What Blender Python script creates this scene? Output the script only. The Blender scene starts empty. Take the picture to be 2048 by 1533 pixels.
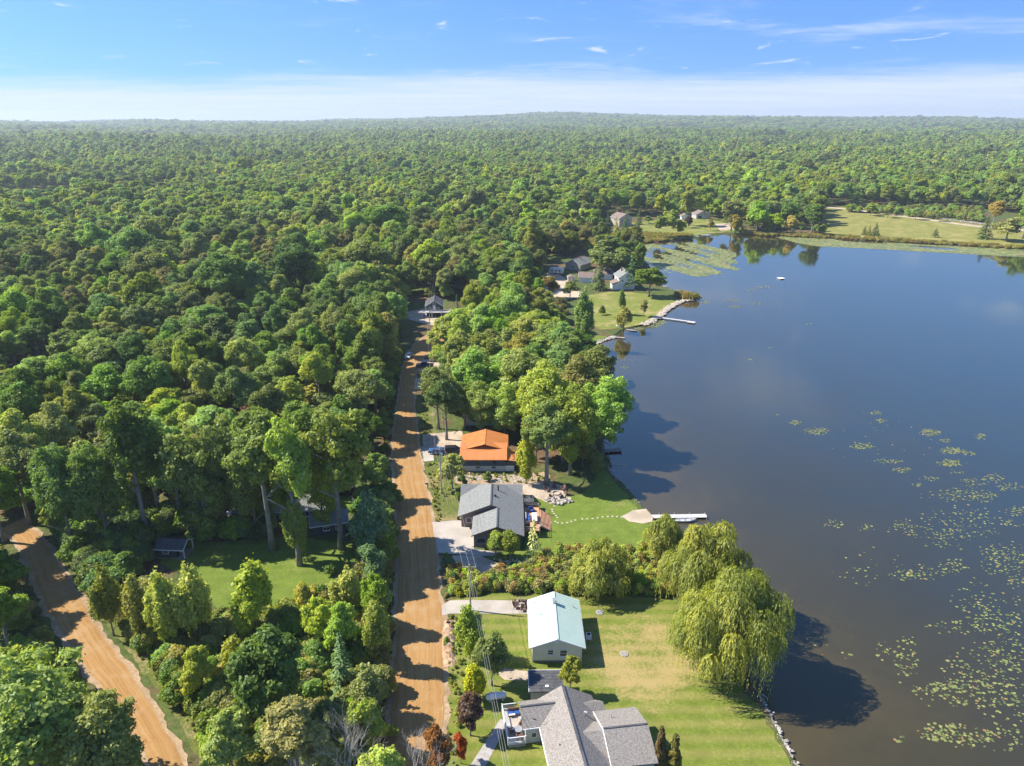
import bpy, bmesh, math, random
import numpy as np
from mathutils import Vector, Matrix, geometry
R_ = math.radians
sc = bpy.context.scene
C = sc.collection
rng = np.random.default_rng(7)
random.seed(7)

# ------------------------------------------------------------------ camera
FPX, CAM_H = 1420.0, 76.0
PITCH = math.atan((766.5 - 236) / FPX)
cam = bpy.data.objects.new('camera', bpy.data.cameras.new('camera'))
C.objects.link(cam); sc.camera = cam
cam.location = (0, 0, CAM_H); cam.rotation_euler = (math.pi / 2 - PITCH, 0, 0)
cam.data.sensor_width = 36; cam.data.lens = FPX / 2048 * 36
cam.data.clip_start = 1; cam.data.clip_end = 40000

# ------------------------------------------------------------------ sky, sun, exposure
SUN_EL, SUN_AZ = R_(46), R_(170)          # azimuth of the sun: 180 = from -X, counter-clockwise seen from above
w = bpy.data.worlds.new('World'); sc.world = w; w.use_nodes = True
nt = w.node_tree; N, L = nt.nodes, nt.links
N.clear()
out = N.new('ShaderNodeOutputWorld'); bg = N.new('ShaderNodeBackground')
sky = N.new('ShaderNodeTexSky'); sky.sky_type = 'NISHITA'; sky.sun_disc = False
sky.sun_elevation = SUN_EL; sky.sun_rotation = math.pi / 2 - SUN_AZ
sky.altitude = 0; sky.air_density = 1.0; sky.dust_density = 0.05; sky.ozone_density = 3.0
hsv = N.new('ShaderNodeHueSaturation'); hsv.inputs['Saturation'].default_value = 1.25; hsv.inputs['Value'].default_value = 0.66
tint = N.new('ShaderNodeMix'); tint.data_type = 'RGBA'; tint.blend_type = 'MULTIPLY'; tint.inputs[0].default_value = 1
tint.inputs[7].default_value = (1.02, 0.955, 1.03, 1)
L.new(sky.outputs[0], tint.inputs[6]); L.new(tint.outputs[2], hsv.inputs['Color'])
tc = N.new('ShaderNodeTexCoord'); sep = N.new('ShaderNodeSeparateXYZ'); L.new(tc.outputs['Generated'], sep.inputs[0])
def wmath(op, a, b=None, clamp=False):
    n = N.new('ShaderNodeMath'); n.operation = op; n.use_clamp = clamp
    for i, x in enumerate((a, b)):
        if x is None: continue
        if isinstance(x, (int, float)): n.inputs[i].default_value = x
        else: L.new(x, n.inputs[i])
    return n.outputs[0]
# clear air right down to the cloud bank: the clear-sky colour is read a little above the line of sight
cvec = N.new('ShaderNodeCombineXYZ'); L.new(sep.outputs[0], cvec.inputs[0]); L.new(sep.outputs[1], cvec.inputs[1])
L.new(wmath('ADD', wmath('MULTIPLY', wmath('MAXIMUM', sep.outputs[2], 0.0), 0.80), 0.20), cvec.inputs[2])
vn = N.new('ShaderNodeVectorMath'); vn.operation = 'NORMALIZE'; L.new(cvec.outputs[0], vn.inputs[0]); L.new(vn.outputs[0], sky.inputs['Vector'])
# thin cirrus: a cloud sheet overhead, seen along the view direction
den = wmath('ADD', wmath('MAXIMUM', sep.outputs[2], 0.0), 0.035)
px = wmath('DIVIDE', sep.outputs[0], den); py = wmath('DIVIDE', sep.outputs[1], den)
cmb = N.new('ShaderNodeCombineXYZ'); L.new(px, cmb.inputs[0]); L.new(py, cmb.inputs[1])
def wnoise(scale, sx, sy, ox, detail=6, rough=0.62, dist=0.0, rot=0.0):
    m = N.new('ShaderNodeMapping'); m.inputs['Scale'].default_value = (sx, sy, 1); m.inputs['Location'].default_value = (ox, ox * 0.7, 0)
    m.inputs['Rotation'].default_value = (0, 0, rot)
    L.new(cmb.outputs[0], m.inputs[0])
    n = N.new('ShaderNodeTexNoise'); n.inputs['Scale'].default_value = scale; n.inputs['Detail'].default_value = detail
    n.inputs['Roughness'].default_value = rough; n.inputs['Distortion'].default_value = dist
    L.new(m.outputs[0], n.inputs['Vector']); return n.outputs[0]
def wramp(x, a, b):
    n = N.new('ShaderNodeMapRange'); n.interpolation_type = 'SMOOTHSTEP'
    n.inputs[1].default_value = a; n.inputs[2].default_value = b; L.new(x, n.inputs[0]); return n.outputs[0]
streak = wmath('MULTIPLY', wramp(wnoise(1.0, 0.55, 0.50, 3.1, dist=0.6), 0.50, 0.74), wramp(wnoise(0.35, 0.5, 0.5, 9.0), 0.42, 0.62))
puffs = wmath('MULTIPLY', wramp(wnoise(1.7, 0.9, 0.6, 41.0, dist=0.9), 0.60, 0.74), 0.8)
# far cloud deck that closes towards the horizon (seen edge-on)
elev = sep.outputs[2]
edge = wmath('ADD', elev, wmath('ADD', wmath('MULTIPLY', wmath('SUBTRACT', wnoise(0.30, 0.45, 0.3, 21.0, dist=0.5), 0.5), 0.075), wmath('MULTIPLY', wmath('SUBTRACT', wnoise(1.3, 0.3, 0.6, 33.0, rough=0.7), 0.5), 0.035)))
deckc = N.new('ShaderNodeMapRange'); deckc.interpolation_type = 'SMOOTHSTEP'
deckc.inputs[1].default_value = 0.060; deckc.inputs[2].default_value = 0.024; deckc.inputs[3].default_value = 0.0; deckc.inputs[4].default_value = 0.86
L.new(edge, deckc.inputs[0])
deckt = wmath('MULTIPLY', deckc.outputs[0], wmath('ADD', wmath('MULTIPLY', wnoise(0.9, 0.35, 0.8, 55.0, rough=0.7, dist=0.7), 0.9), 0.48), True)
cl = wmath('MAXIMUM', wmath('MAXIMUM', wmath('MULTIPLY', streak, 0.55), puffs), deckt, True)
mix = N.new('ShaderNodeMix'); mix.data_type = 'RGBA'; L.new(cl, mix.inputs[0]); L.new(hsv.outputs[0], mix.inputs[6])
mix.inputs[7].default_value = (2.6, 2.85, 3.1, 1)
L.new(mix.outputs[2], bg.inputs[0]); bg.inputs[1].default_value = 0.15
L.new(bg.outputs[0], out.inputs[0])

sl = bpy.data.lights.new('sun', 'SUN'); sl.energy = 4.3; sl.angle = R_(0.5); sl.color = (1.0, 0.93, 0.82)
sun = bpy.data.objects.new('sun', sl); C.objects.link(sun); sun.location = (-60, 0, 120)
sdir = Vector((math.cos(SUN_EL) * math.cos(SUN_AZ), math.cos(SUN_EL) * math.sin(SUN_AZ), math.sin(SUN_EL)))
sun.rotation_euler = sdir.to_track_quat('Z', 'Y').to_euler()

sc.view_settings.view_transform = 'Standard'; sc.view_settings.look = 'None'; sc.view_settings.gamma = 1
sc.view_settings.exposure = 1.14
cy = sc.cycles
cy.max_bounces = 8; cy.diffuse_bounces = 4; cy.glossy_bounces = 2; cy.transmission_bounces = 3; cy.transparent_max_bounces = 4; cy.volume_bounces = 0
cy.use_adaptive_sampling = True; cy.adaptive_threshold = 0.008; cy.use_denoising = True
cy.sample_clamp_indirect = 6; cy.caustics_reflective = False; cy.caustics_refractive = False

# ------------------------------------------------------------------ helpers
GZ = 0.5                                   # level of the lots above the lake (lake surface at z = 0)
cp, sp = math.cos(PITCH), math.sin(PITCH)
def g(u, v, z=GZ):
    "place on the level z that the photograph shows at pixel (u, v)"
    x = (u - 1024) / FPX; y = -(v - 766.5) / FPX
    d = (x, cp + y * sp, -sp + y * cp); t = (z - CAM_H) / d[2]
    return (d[0] * t, d[1] * t)
def G(u, v, z=GZ):
    a = g(u, v, z); return (a[0], a[1], z)
def top_z(Y, v):
    y = -(v - 766.5) / FPX
    return CAM_H + Y * (-sp + y * cp) / (cp + y * sp)
def px_m(Y, z=GZ):
    "metres per photograph pixel at distance Y"
    return (Y * cp + (CAM_H - z) * sp) / FPX

def tag(o, label=None, cat=None, group=None, kind=None):
    if label: o['label'] = label
    if cat: o['category'] = cat
    if group: o['group'] = group
    if kind: o['kind'] = kind
    return o
def thing(name, label, cat, loc=(0, 0, 0), rotz=0.0, group=None):
    o = bpy.data.objects.new(name, None); C.objects.link(o)
    o.location = loc; o.rotation_euler = (0, 0, rotz); o.empty_display_size = 0.3
    return tag(o, label, cat, group)
def put(name, me, parent=None, loc=(0, 0, 0), rot=(0, 0, 0), scale=(1, 1, 1)):
    o = bpy.data.objects.new(name, me); C.objects.link(o); o.parent = parent
    o.location = loc; o.rotation_euler = rot; o.scale = scale
    return o

class MB:
    def __init__(s): s.v = []; s.f = []
    def add(s, vs, fs):
        n = len(s.v); s.v += [tuple(p) for p in vs]; s.f += [tuple(i + n for i in f) for f in fs]; return s
    def box(s, x0, y0, z0, x1, y1, z1):
        v = [(x0, y0, z0), (x1, y0, z0), (x1, y1, z0), (x0, y1, z0), (x0, y0, z1), (x1, y0, z1), (x1, y1, z1), (x0, y1, z1)]
        return s.add(v, [(3, 2, 1, 0), (4, 5, 6, 7), (0, 1, 5, 4), (1, 2, 6, 5), (2, 3, 7, 6), (3, 0, 4, 7)])
    def bar(s, a, b, wd, ht):
        a, b = Vector(a), Vector(b); d = (b - a).normalized(); up = Vector((0, 0, 1)) if abs(d.z) < 0.95 else Vector((0, 1, 0))
        r = d.cross(up).normalized() * wd / 2; u = r.normalized().cross(d) * ht / 2
        v = [p + i * r + j * u for p in (a, b) for i, j in ((-1, -1), (1, -1), (1, 1), (-1, 1))]
        return s.add(v, [(0, 1, 2, 3), (7, 6, 5, 4), (0, 4, 5, 1), (1, 5, 6, 2), (2, 6, 7, 3), (3, 7, 4, 0)])
    def prism(s, pts, z0, z1):
        n = len(pts); v = [(p[0], p[1], z0) for p in pts] + [(p[0], p[1], z1) for p in pts]
        return s.add(v, [tuple(range(n))[::-1], tuple(range(n, 2 * n))] + [(i, (i + 1) % n, n + (i + 1) % n, n + i) for i in range(n)])
    def plate(s, pts, t):
        "polygon in space with thickness t below it"
        n = len(pts); v = [tuple(p) for p in pts] + [(p[0], p[1], p[2] - t) for p in pts]
        return s.add(v, [tuple(range(n)), tuple(range(n, 2 * n))[::-1]] + [((i + 1) % n, i, n + i, n + (i + 1) % n) for i in range(n)])
    def wallpoly(s, pts, d):
        "vertical or any polygon pushed along vector d"
        n = len(pts); v = [Vector(p) for p in pts]; v += [p + Vector(d) for p in v]
        return s.add(v, [tuple(range(n)), tuple(range(n, 2 * n))[::-1]] + [((i + 1) % n, i, n + i, n + (i + 1) % n) for i in range(n)])
    def tube(s, pts, rad, n=6, cap=True):
        pts = [Vector(p) for p in pts]; base = len(s.v)
        for k, p in enumerate(pts):
            d = (pts[min(k + 1, len(pts) - 1)] - pts[max(k - 1, 0)]).normalized()
            a = d.cross(Vector((0.13, 0.97, 0.21))).normalized(); b = d.cross(a)
            r = rad[k] if isinstance(rad, (list, tuple)) else rad
            s.v += [tuple(p + a * math.cos(6.2832 * i / n) * r + b * math.sin(6.2832 * i / n) * r) for i in range(n)]
        for k in range(len(pts) - 1):
            for i in range(n):
                j = (i + 1) % n; s.f.append((base + k * n + i, base + k * n + j, base + (k + 1) * n + j, base + (k + 1) * n + i))
        if cap:
            s.f.append(tuple(base + i for i in range(n))[::-1]); s.f.append(tuple(base + (len(pts) - 1) * n + i for i in range(n)))
        return s
    def cyl(s, x, y, z0, z1, r, n=10, r1=None): return s.tube([(x, y, z0), (x, y, z1)], [r, r if r1 is None else r1], n)
    def mesh(s, name, mat, smooth=False):
        me = bpy.data.meshes.new(name); me.from_pydata(s.v, [], s.f)
        bm = bmesh.new(); bm.from_mesh(me); bmesh.ops.recalc_face_normals(bm, faces=bm.faces); bm.to_mesh(me); bm.free()
        if mat: me.materials.append(mat)
        if smooth: me.polygons.foreach_set('use_smooth', [True] * len(me.polygons))
        return me
    def build(s, name, mat, parent=None, smooth=False, world=False):
        "world=True: vertices were given in world space, the (unrotated) parent's place is taken off"
        if world and parent is not None:
            o = parent.location
            if parent.parent is not None: o = o + parent.parent.location
            s.v = [(p[0] - o[0], p[1] - o[1], p[2] - o[2]) for p in s.v]
        return put(name, s.mesh(name, mat, smooth), parent)

# ------------------------------------------------------------------ materials
def mat_new(name):
    m = bpy.data.materials.new(name); m.use_nodes = True
    return m, m.node_tree.nodes, m.node_tree.links
def noise_node(N, L, vec, scale, detail=4, rough=0.55, dist=0.0):
    n = N.new('ShaderNodeTexNoise'); n.inputs['Scale'].default_value = scale; n.inputs['Detail'].default_value = detail
    n.inputs['Roughness'].default_value = rough; n.inputs['Distortion'].default_value = dist
    if vec is not None: L.new(vec, n.inputs['Vector'])
    return n.outputs[0]
def ramp_node(N, L, x, stops):
    r = N.new('ShaderNodeValToRGB'); e = r.color_ramp.elements
    while len(e) < len(stops): e.new(0.5)
    for i, (p, c) in enumerate(stops): e[i].position = p; e[i].color = (*c, 1)
    L.new(x, r.inputs[0]); return r.outputs[0]
def mixc(N, L, f, a, b, mode='MIX'):
    m = N.new('ShaderNodeMix'); m.data_type = 'RGBA'; m.blend_type = mode
    for i, x in ((0, f), (6, a), (7, b)):
        if isinstance(x, (int, float)): m.inputs[i].default_value = x
        elif isinstance(x, tuple): m.inputs[i].default_value = (*x, 1)
        else: L.new(x, m.inputs[i])
    return m.outputs[2]
def maprange(N, L, x, a, b, c=0.0, d=1.0):
    m = N.new('ShaderNodeMapRange'); m.interpolation_type = 'SMOOTHSTEP'
    for i, k in enumerate((a, b, c, d)): m.inputs[i + 1].default_value = k
    L.new(x, m.inputs[0]); return m.outputs[0]
def mth(N, L, op, a, b=None):
    n = N.new('ShaderNodeMath'); n.operation = op
    for i, x in enumerate((a, b)):
        if x is None: continue
        if isinstance(x, (int, float)): n.inputs[i].default_value = x
        else: L.new(x, n.inputs[i])
    return n.outputs[0]
def bump(N, L, b, h, strength, dist=0.1):
    n = N.new('ShaderNodeBump'); n.inputs['Strength'].default_value = strength; n.inputs['Distance'].default_value = dist
    L.new(h, n.inputs['Height']); L.new(n.outputs[0], b.inputs['Normal'])
def world_pos(N): return N.new('ShaderNodeNewGeometry').outputs['Position']
def surf(name, c1, c2, scale=2.0, rough=0.85, bmp=0.3, fine=8.0, spec=0.3, metal=0.0, lines=None, dist=0.05):
    "two-tone mottled surface; lines=(axis, spacing, strength) adds courses or seams in relief"
    m, N, L = mat_new(name); b = N['Principled BSDF']
    co = N.new('ShaderNodeTexCoord').outputs['Object']
    big = noise_node(N, L, co, scale, 5); sm = noise_node(N, L, co, scale * fine, 3, 0.7)
    f = mth(N, L, 'ADD', mth(N, L, 'MULTIPLY', big, 0.6), mth(N, L, 'MULTIPLY', sm, 0.4))
    L.new(mixc(N, L, maprange(N, L, f, 0.36, 0.64), c1, c2), b.inputs['Base Color'])
    b.inputs['Roughness'].default_value = rough; b.inputs['Metallic'].default_value = metal
    b.inputs['Specular IOR Level'].default_value = spec
    h = sm
    if lines:
        ax, spc, st = lines
        sx = N.new('ShaderNodeSeparateXYZ'); L.new(co, sx.inputs[0])
        fr = mth(N, L, 'FRACT', mth(N, L, 'DIVIDE', sx.outputs['XYZ'.index(ax)], spc))
        h = mth(N, L, 'ADD', mth(N, L, 'MULTIPLY', sm, 0.3), mth(N, L, 'MULTIPLY', fr, st))
    if bmp: bump(N, L, b, h, bmp, dist)
    return m

def leaf_mat(name, transl=0.42, vary=1.0):
    "foliage: colour comes from the object, varies from tree to tree and from leaf clump to leaf clump"
    m, N, L = mat_new(name); N.remove(N['Principled BSDF'])
    oi = N.new('ShaderNodeObjectInfo'); ti = N.new('ShaderNodeAttribute'); ti.attribute_type = 'INSTANCER'; ti.attribute_name = 'tint'
    at = N.new('ShaderNodeAttribute'); at.attribute_name = 'lv'
    hs = N.new('ShaderNodeHueSaturation')
    L.new(maprange(N, L, oi.outputs['Random'], 0, 1, 0.5 - 0.032 * vary, 0.5 + 0.018 * vary), hs.inputs['Hue'])
    rv = mth(N, L, 'FRACT', mth(N, L, 'MULTIPLY', oi.outputs['Random'], 7.13))
    L.new(maprange(N, L, rv, 0, 1, 1 - 0.25 * vary, 1 + 0.30 * vary), hs.inputs['Value'])
    rs = mth(N, L, 'FRACT', mth(N, L, 'MULTIPLY', oi.outputs['Random'], 13.7))
    L.new(maprange(N, L, rs, 0, 1, 1 - 0.14 * vary, 1 + 0.10 * vary), hs.inputs['Saturation'])
    L.new(ti.outputs['Color'], hs.inputs['Color'])
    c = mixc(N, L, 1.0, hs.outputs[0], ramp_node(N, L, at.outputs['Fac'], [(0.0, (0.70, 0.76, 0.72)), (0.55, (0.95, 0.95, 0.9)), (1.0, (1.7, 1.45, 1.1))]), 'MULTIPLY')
    d = N.new('ShaderNodeBsdfDiffuse'); t = N.new('ShaderNodeBsdfTranslucent'); s = N.new('ShaderNodeMixShader'); s.inputs[0].default_value = transl
    L.new(c, d.inputs[0])
    L.new(mixc(N, L, 1.0, c, (1.25, 1.25, 0.55), 'MULTIPLY'), t.inputs[0])
    L.new(d.outputs[0], s.inputs[1]); L.new(t.outputs[0], s.inputs[2])
    gl = N.new('ShaderNodeBsdfGlossy'); gl.inputs['Roughness'].default_value = 0.55; gl.inputs[0].default_value = (0.8, 0.9, 1, 1)
    s2 = N.new('ShaderNodeMixShader'); s2.inputs[0].default_value = 0.02
    L.new(s.outputs[0], s2.inputs[1]); L.new(gl.outputs[0], s2.inputs[2])
    L.new(s2.outputs[0], N['Material Output'].inputs[0])
    return m

M = {}
M['leaf'] = leaf_mat('leaf')
M['willow_leaf'] = leaf_mat('willow_leaf', 0.42, 0.15)
M['needle'] = leaf_mat('needle', 0.12)
M['bark'] = surf('bark', (0.16, 0.145, 0.12), (0.30, 0.28, 0.24), 1.5, 0.95, 0.6)
M['bark_grey'] = surf('bark_grey', (0.17, 0.165, 0.145), (0.30, 0.29, 0.26), 1.2, 0.95, 0.5)
M['deadwood'] = surf('deadwood', (0.36, 0.33, 0.29), (0.55, 0.52, 0.47), 3, 0.95, 0.3)
M['white'] = surf('white_paint', (0.72, 0.72, 0.70), (0.82, 0.82, 0.80), 1.5, 0.5, 0.05)
M['dock_white'] = surf('weathered_white', (0.44, 0.43, 0.41), (0.58, 0.57, 0.55), 1.5, 0.7, 0.4, lines=('X', 0.2, 1.0), dist=0.02)
M['cream'] = surf('cream_siding', (0.66, 0.62, 0.50), (0.74, 0.70, 0.58), 0.8, 0.65, 0.35, lines=('Z', 0.2, 1.0), dist=0.03)
M['glass'] = surf('window_glass', (0.015, 0.02, 0.025), (0.04, 0.05, 0.06), 1.0, 0.08, 0.0, spec=0.6)
M['mint'] = surf('mint_metal_roof', (0.43, 0.55, 0.475), (0.47, 0.59, 0.515), 0.5, 0.42, 0.0, spec=0.5)
M['rust'] = surf('orange_metal_roof', (0.52, 0.185, 0.05), (0.60, 0.235, 0.075), 0.6, 0.45, 0.0, spec=0.5)
M['shingle'] = surf('grey_shingle', (0.135, 0.145, 0.14), (0.285, 0.29, 0.275), 4.5, 0.95, 0.5, fine=3, lines=('Z', 0.09, 0.6))
M['shingle2'] = surf('taupe_shingle', (0.165, 0.150, 0.132), (0.335, 0.305, 0.272), 5.0, 0.95, 0.5, fine=3, lines=('Z', 0.08, 0.6))
M['shingle_dark'] = surf('dark_shingle', (0.05, 0.055, 0.06), (0.11, 0.11, 0.115), 1.3, 0.95, 0.4)
M['shingle_brown'] = surf('brown_shingle', (0.16, 0.12, 0.10), (0.27, 0.21, 0.18), 1.3, 0.95, 0.4)
M['brown_siding'] = surf('brown_siding', (0.19, 0.15, 0.125), (0.25, 0.20, 0.165), 0.8, 0.8, 0.4, lines=('X', 0.3, 1.0), dist=0.03)
M['blue_siding'] = surf('blue_siding', (0.045, 0.085, 0.13), (0.065, 0.11, 0.16), 0.8, 0.7, 0.4, lines=('Z', 0.2, 1.0), dist=0.03)
M['navy'] = surf('navy_siding', (0.03, 0.06, 0.075), (0.045, 0.08, 0.10), 1, 0.7, 0.4, lines=('X', 0.2, 1.0), dist=0.02)
M['grey_siding'] = surf('grey_siding', (0.42, 0.41, 0.38), (0.5, 0.49, 0.46), 1, 0.7, 0.4, lines=('Z', 0.18, 1.0), dist=0.02)
M['tan_siding'] = surf('tan_siding', (0.42, 0.36, 0.28), (0.52, 0.45, 0.36), 1, 0.7, 0.3, lines=('Z', 0.2, 1.0), dist=0.02)
M['brick_red'] = surf('red_brick', (0.25, 0.10, 0.07), (0.34, 0.16, 0.11), 2, 0.9, 0.3)
M['block'] = surf('pale_block', (0.50, 0.50, 0.46), (0.62, 0.61, 0.57), 0.7, 0.9, 0.3)
M['foundation'] = surf('brown_foundation', (0.20, 0.15, 0.12), (0.30, 0.24, 0.20), 1, 0.9, 0.3)
M['concrete'] = surf('concrete', (0.34, 0.30, 0.25), (0.45, 0.405, 0.345), 0.35, 0.9, 0.15, fine=20)
M['paver'] = surf('grey_paver', (0.30, 0.28, 0.26), (0.42, 0.39, 0.36), 1.5, 0.9, 0.2)
M['deck_wood'] = surf('cedar_deck', (0.44, 0.22, 0.12), (0.56, 0.31, 0.18), 1.2, 0.8, 0.4, lines=('X', 0.15, 1.0), dist=0.02)
M['deck_grey'] = surf('grey_deck', (0.42, 0.41, 0.40), (0.55, 0.54, 0.52), 1.2, 0.8, 0.4, lines=('X', 0.15, 1.0), dist=0.02)
M['old_wood'] = surf('weathered_wood', (0.22, 0.20, 0.17), (0.36, 0.33, 0.29), 1.5, 0.9, 0.3)
M['pole_wood'] = surf('pole_wood', (0.30, 0.25, 0.20), (0.42, 0.36, 0.29), 1.5, 0.9, 0.3)
M['metal'] = surf('galvanised_metal', (0.45, 0.46, 0.47), (0.6, 0.61, 0.62), 2, 0.4, 0.0, metal=0.6)
M['black'] = surf('black_plastic', (0.015, 0.015, 0.017), (0.03, 0.03, 0.03), 2, 0.6, 0.0)
M['rubber'] = surf('tyre_rubber', (0.015, 0.015, 0.015), (0.03, 0.03, 0.03), 4, 0.85, 0.1)
M['blue_cloth'] = surf('blue_cloth', (0.02, 0.07, 0.26), (0.03, 0.10, 0.36), 3, 0.9, 0.1)
M['blue_plastic'] = surf('blue_plastic', (0.02, 0.13, 0.55), (0.03, 0.17, 0.65), 3, 0.5, 0.0)
M['red_paint'] = surf('red_paint', (0.45, 0.04, 0.02), (0.55, 0.07, 0.03), 3, 0.5, 0.0)
M['brown_chair'] = surf('brown_chair', (0.13, 0.07, 0.05), (0.19, 0.11, 0.08), 3, 0.8, 0.1)
M['stone'] = surf('field_stone', (0.30, 0.27, 0.23), (0.55, 0.50, 0.44), 1.2, 0.9, 0.4)
M['tan_stone'] = surf('tan_stone', (0.34, 0.29, 0.22), (0.52, 0.46, 0.37), 1.2, 0.9, 0.4)
M['pale_stone'] = surf('pale_stepping_stone', (0.40, 0.37, 0.27), (0.50, 0.47, 0.36), 1.5, 0.9, 0.2)
M['wire'] = surf('cable', (0.35, 0.35, 0.35), (0.45, 0.45, 0.45), 1, 0.5, 0.0)
M['tarp'] = surf('silver_tarp', (0.42, 0.43, 0.46), (0.52, 0.53, 0.56), 1.5, 0.6, 0.2)
M['earth'] = surf('bare_earth', (0.30, 0.19, 0.11), (0.46, 0.33, 0.22), 0.5, 0.95, 0.6, fine=10)
def paint(name, c): return surf(name, c, tuple(min(1, x * 1.12) for x in c), 1.0, 0.28, 0.0, spec=0.6)
M['car_silver'] = paint('silver_car_paint', (0.45, 0.46, 0.47)); M['car_navy'] = paint('navy_car_paint', (0.03, 0.05, 0.10))
M['car_blue'] = paint('blue_car_paint', (0.03, 0.09, 0.22)); M['car_white'] = paint('white_car_paint', (0.75, 0.75, 0.75)); M['car_black'] = paint('black_car_paint', (0.02, 0.02, 0.025))

# ------------------------------------------------------------------ outlines of the place (photograph pixels -> ground)
def inside(px, py, poly):
    "vectorised point in polygon"
    px, py = np.asarray(px, float), np.asarray(py, float); r = np.zeros(px.shape, bool); n = len(poly)
    for i in range(n):
        x0, y0 = poly[i][:2]; x1, y1 = poly[(i + 1) % n][:2]
        if y0 == y1: continue
        c = ((y0 > py) != (y1 > py)) & (px < (x1 - x0) * (py - y0) / (y1 - y0) + x0); r ^= c
    return r
def dist_line(px, py, line):
    px, py = np.asarray(px, float), np.asarray(py, float); d = np.full(px.shape, 1e9)
    for (x0, y0), (x1, y1) in zip(line[:-1], line[1:]):
        dx, dy = x1 - x0, y1 - y0; t = np.clip(((px - x0) * dx + (py - y0) * dy) / (dx * dx + dy * dy + 1e-9), 0, 1)
        d = np.minimum(d, np.hypot(px - x0 - t * dx, py - y0 - t * dy))
    return d
def smooth_line(pts, step):
    "Catmull-Rom through pts, resampled"
    P = [np.array(p, float) for p in pts]; P = [2 * P[0] - P[1]] + P + [2 * P[-1] - P[-2]]; out = []
    for i in range(1, len(P) - 2):
        n = max(1, int(np.linalg.norm(P[i + 1] - P[i]) / step))
        for k in range(n):
            t = k / n
            out.append(0.5 * (2 * P[i] + (P[i + 1] - P[i - 1]) * t + (2 * P[i - 1] - 5 * P[i] + 4 * P[i + 1] - P[i + 2]) * t * t + (3 * P[i] - P[i - 1] - 3 * P[i + 1] + P[i + 2]) * t ** 3))
    out.append(P[-2]); return [tuple(p) for p in out]
def wob(a, amp, sc_, seed=0.0):
    from mathutils import noise as mn
    return amp * 1.5 * sum(mn.noise(Vector((a * sc_ * 0.45 * 2.1 ** k, seed * 3.7 + 11.3 * k, 0.5))) * 0.62 ** k for k in range(4))

shore_px = [(1650, 1640), (1588, 1533), (1562, 1478), (1535, 1428), (1508, 1388), (1490, 1340), (1470, 1280), (1440, 1210), (1405, 1140), (1350, 1075), (1305, 1040),
            (1282, 1015), (1262, 995), (1240, 968), (1218, 945), (1207, 925), (1200, 900), (1196, 870), (1190, 830), (1180, 780), (1168, 740), (1172, 722), (1186, 706), (1184, 692), (1205, 678),
            (1228, 672), (1240, 662), (1262, 656), (1288, 648), (1312, 636), (1336, 617), (1362, 602), (1392, 599), (1402, 596), (1388, 588), (1352, 583), (1326, 574), (1312, 560), (1304, 545), (1290, 524),
            (1264, 503), (1254, 491), (1290, 486), (1350, 482), (1384, 477), (1402, 471), (1440, 469), (1500, 468), (1545, 469), (1600, 471), (1660, 475), (1740, 480), (1860, 487), (1960, 492), (2060, 499), (2200, 508)]
shore = smooth_line([g(u, v, 0) for u, v in shore_px], 2.5)
shore = [(x + wob(i, 0.35, 0.9), y + wob(i, 0.3, 1.1, 3)) if y < 480 else (x, y) for i, (x, y) in enumerate(shore)]
lake = shore + [(380, 380), (520, 330), (560, 150), (480, -60), (120, -80)]

def ground_h(x, y):
    x, y = np.asarray(x, float), np.asarray(y, float); r = np.hypot(x, y)
    s = np.clip((r - 750) / 2200, 0, 1); s = s * s * (3 - 2 * s)
    a = x / np.maximum(y, 1)
    h = 10 + 9 * np.sin(x / 420 + 1.3) * np.cos(y / 510 + 0.4) + 7 * np.sin(x / 190 + y / 260) + 5 * np.sin(x / 780 - y / 330 + 2)
    far = np.clip((r - 3000) / 3500, 0, 1); far = far * far * (3 - 2 * far)
    ridge = 10 + 60 * np.exp(-((a - 0.07) / 0.22) ** 2) + 34 * np.exp(-((a - 0.5) / 0.3) ** 2) + 10 * np.exp(-((a + 0.55) / 0.2) ** 2) + 3 * np.sin(a * 23)
    return GZ + s * h * 0.8 + far * ridge

# ------------------------------------------------------------------ ground sheet with the lake cut out
gv, ge = [], []
n0 = len(shore)
gv += [Vector(p) for p in lake]; ge += [(i, (i + 1) % len(lake)) for i in range(len(lake))]
for k, r in enumerate([25, 45, 70, 100, 140, 190, 250, 330, 430, 560, 720, 850, 1000, 1180, 1400, 1650, 1950, 2300, 2700, 3200, 3800, 4500, 5300, 6300, 7500, 9000]):
    for j in range(120):
        a = 2 * math.pi * (j + 0.5 * (k % 2)) / 120; gv.append(Vector((r * math.cos(a), r * math.sin(a))))
cv, ce, cf, _, _, _ = geometry.delaunay_2d_cdt(gv, ge, [], 0, 1e-4)
cx = np.array([v.x for v in cv]); cyy = np.array([v.y for v in cv]); ch = ground_h(cx, cyy)
tri = np.array([list(f) for f in cf]); mx, my = cx[tri].mean(1), cyy[tri].mean(1)
tri = tri[~inside(mx, my, lake)]
b = MB(); b.v = [(float(x), float(y), float(z)) for x, y, z in zip(cx, cyy, ch)]; b.f = [tuple(int(i) for i in t) for t in tri]
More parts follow.
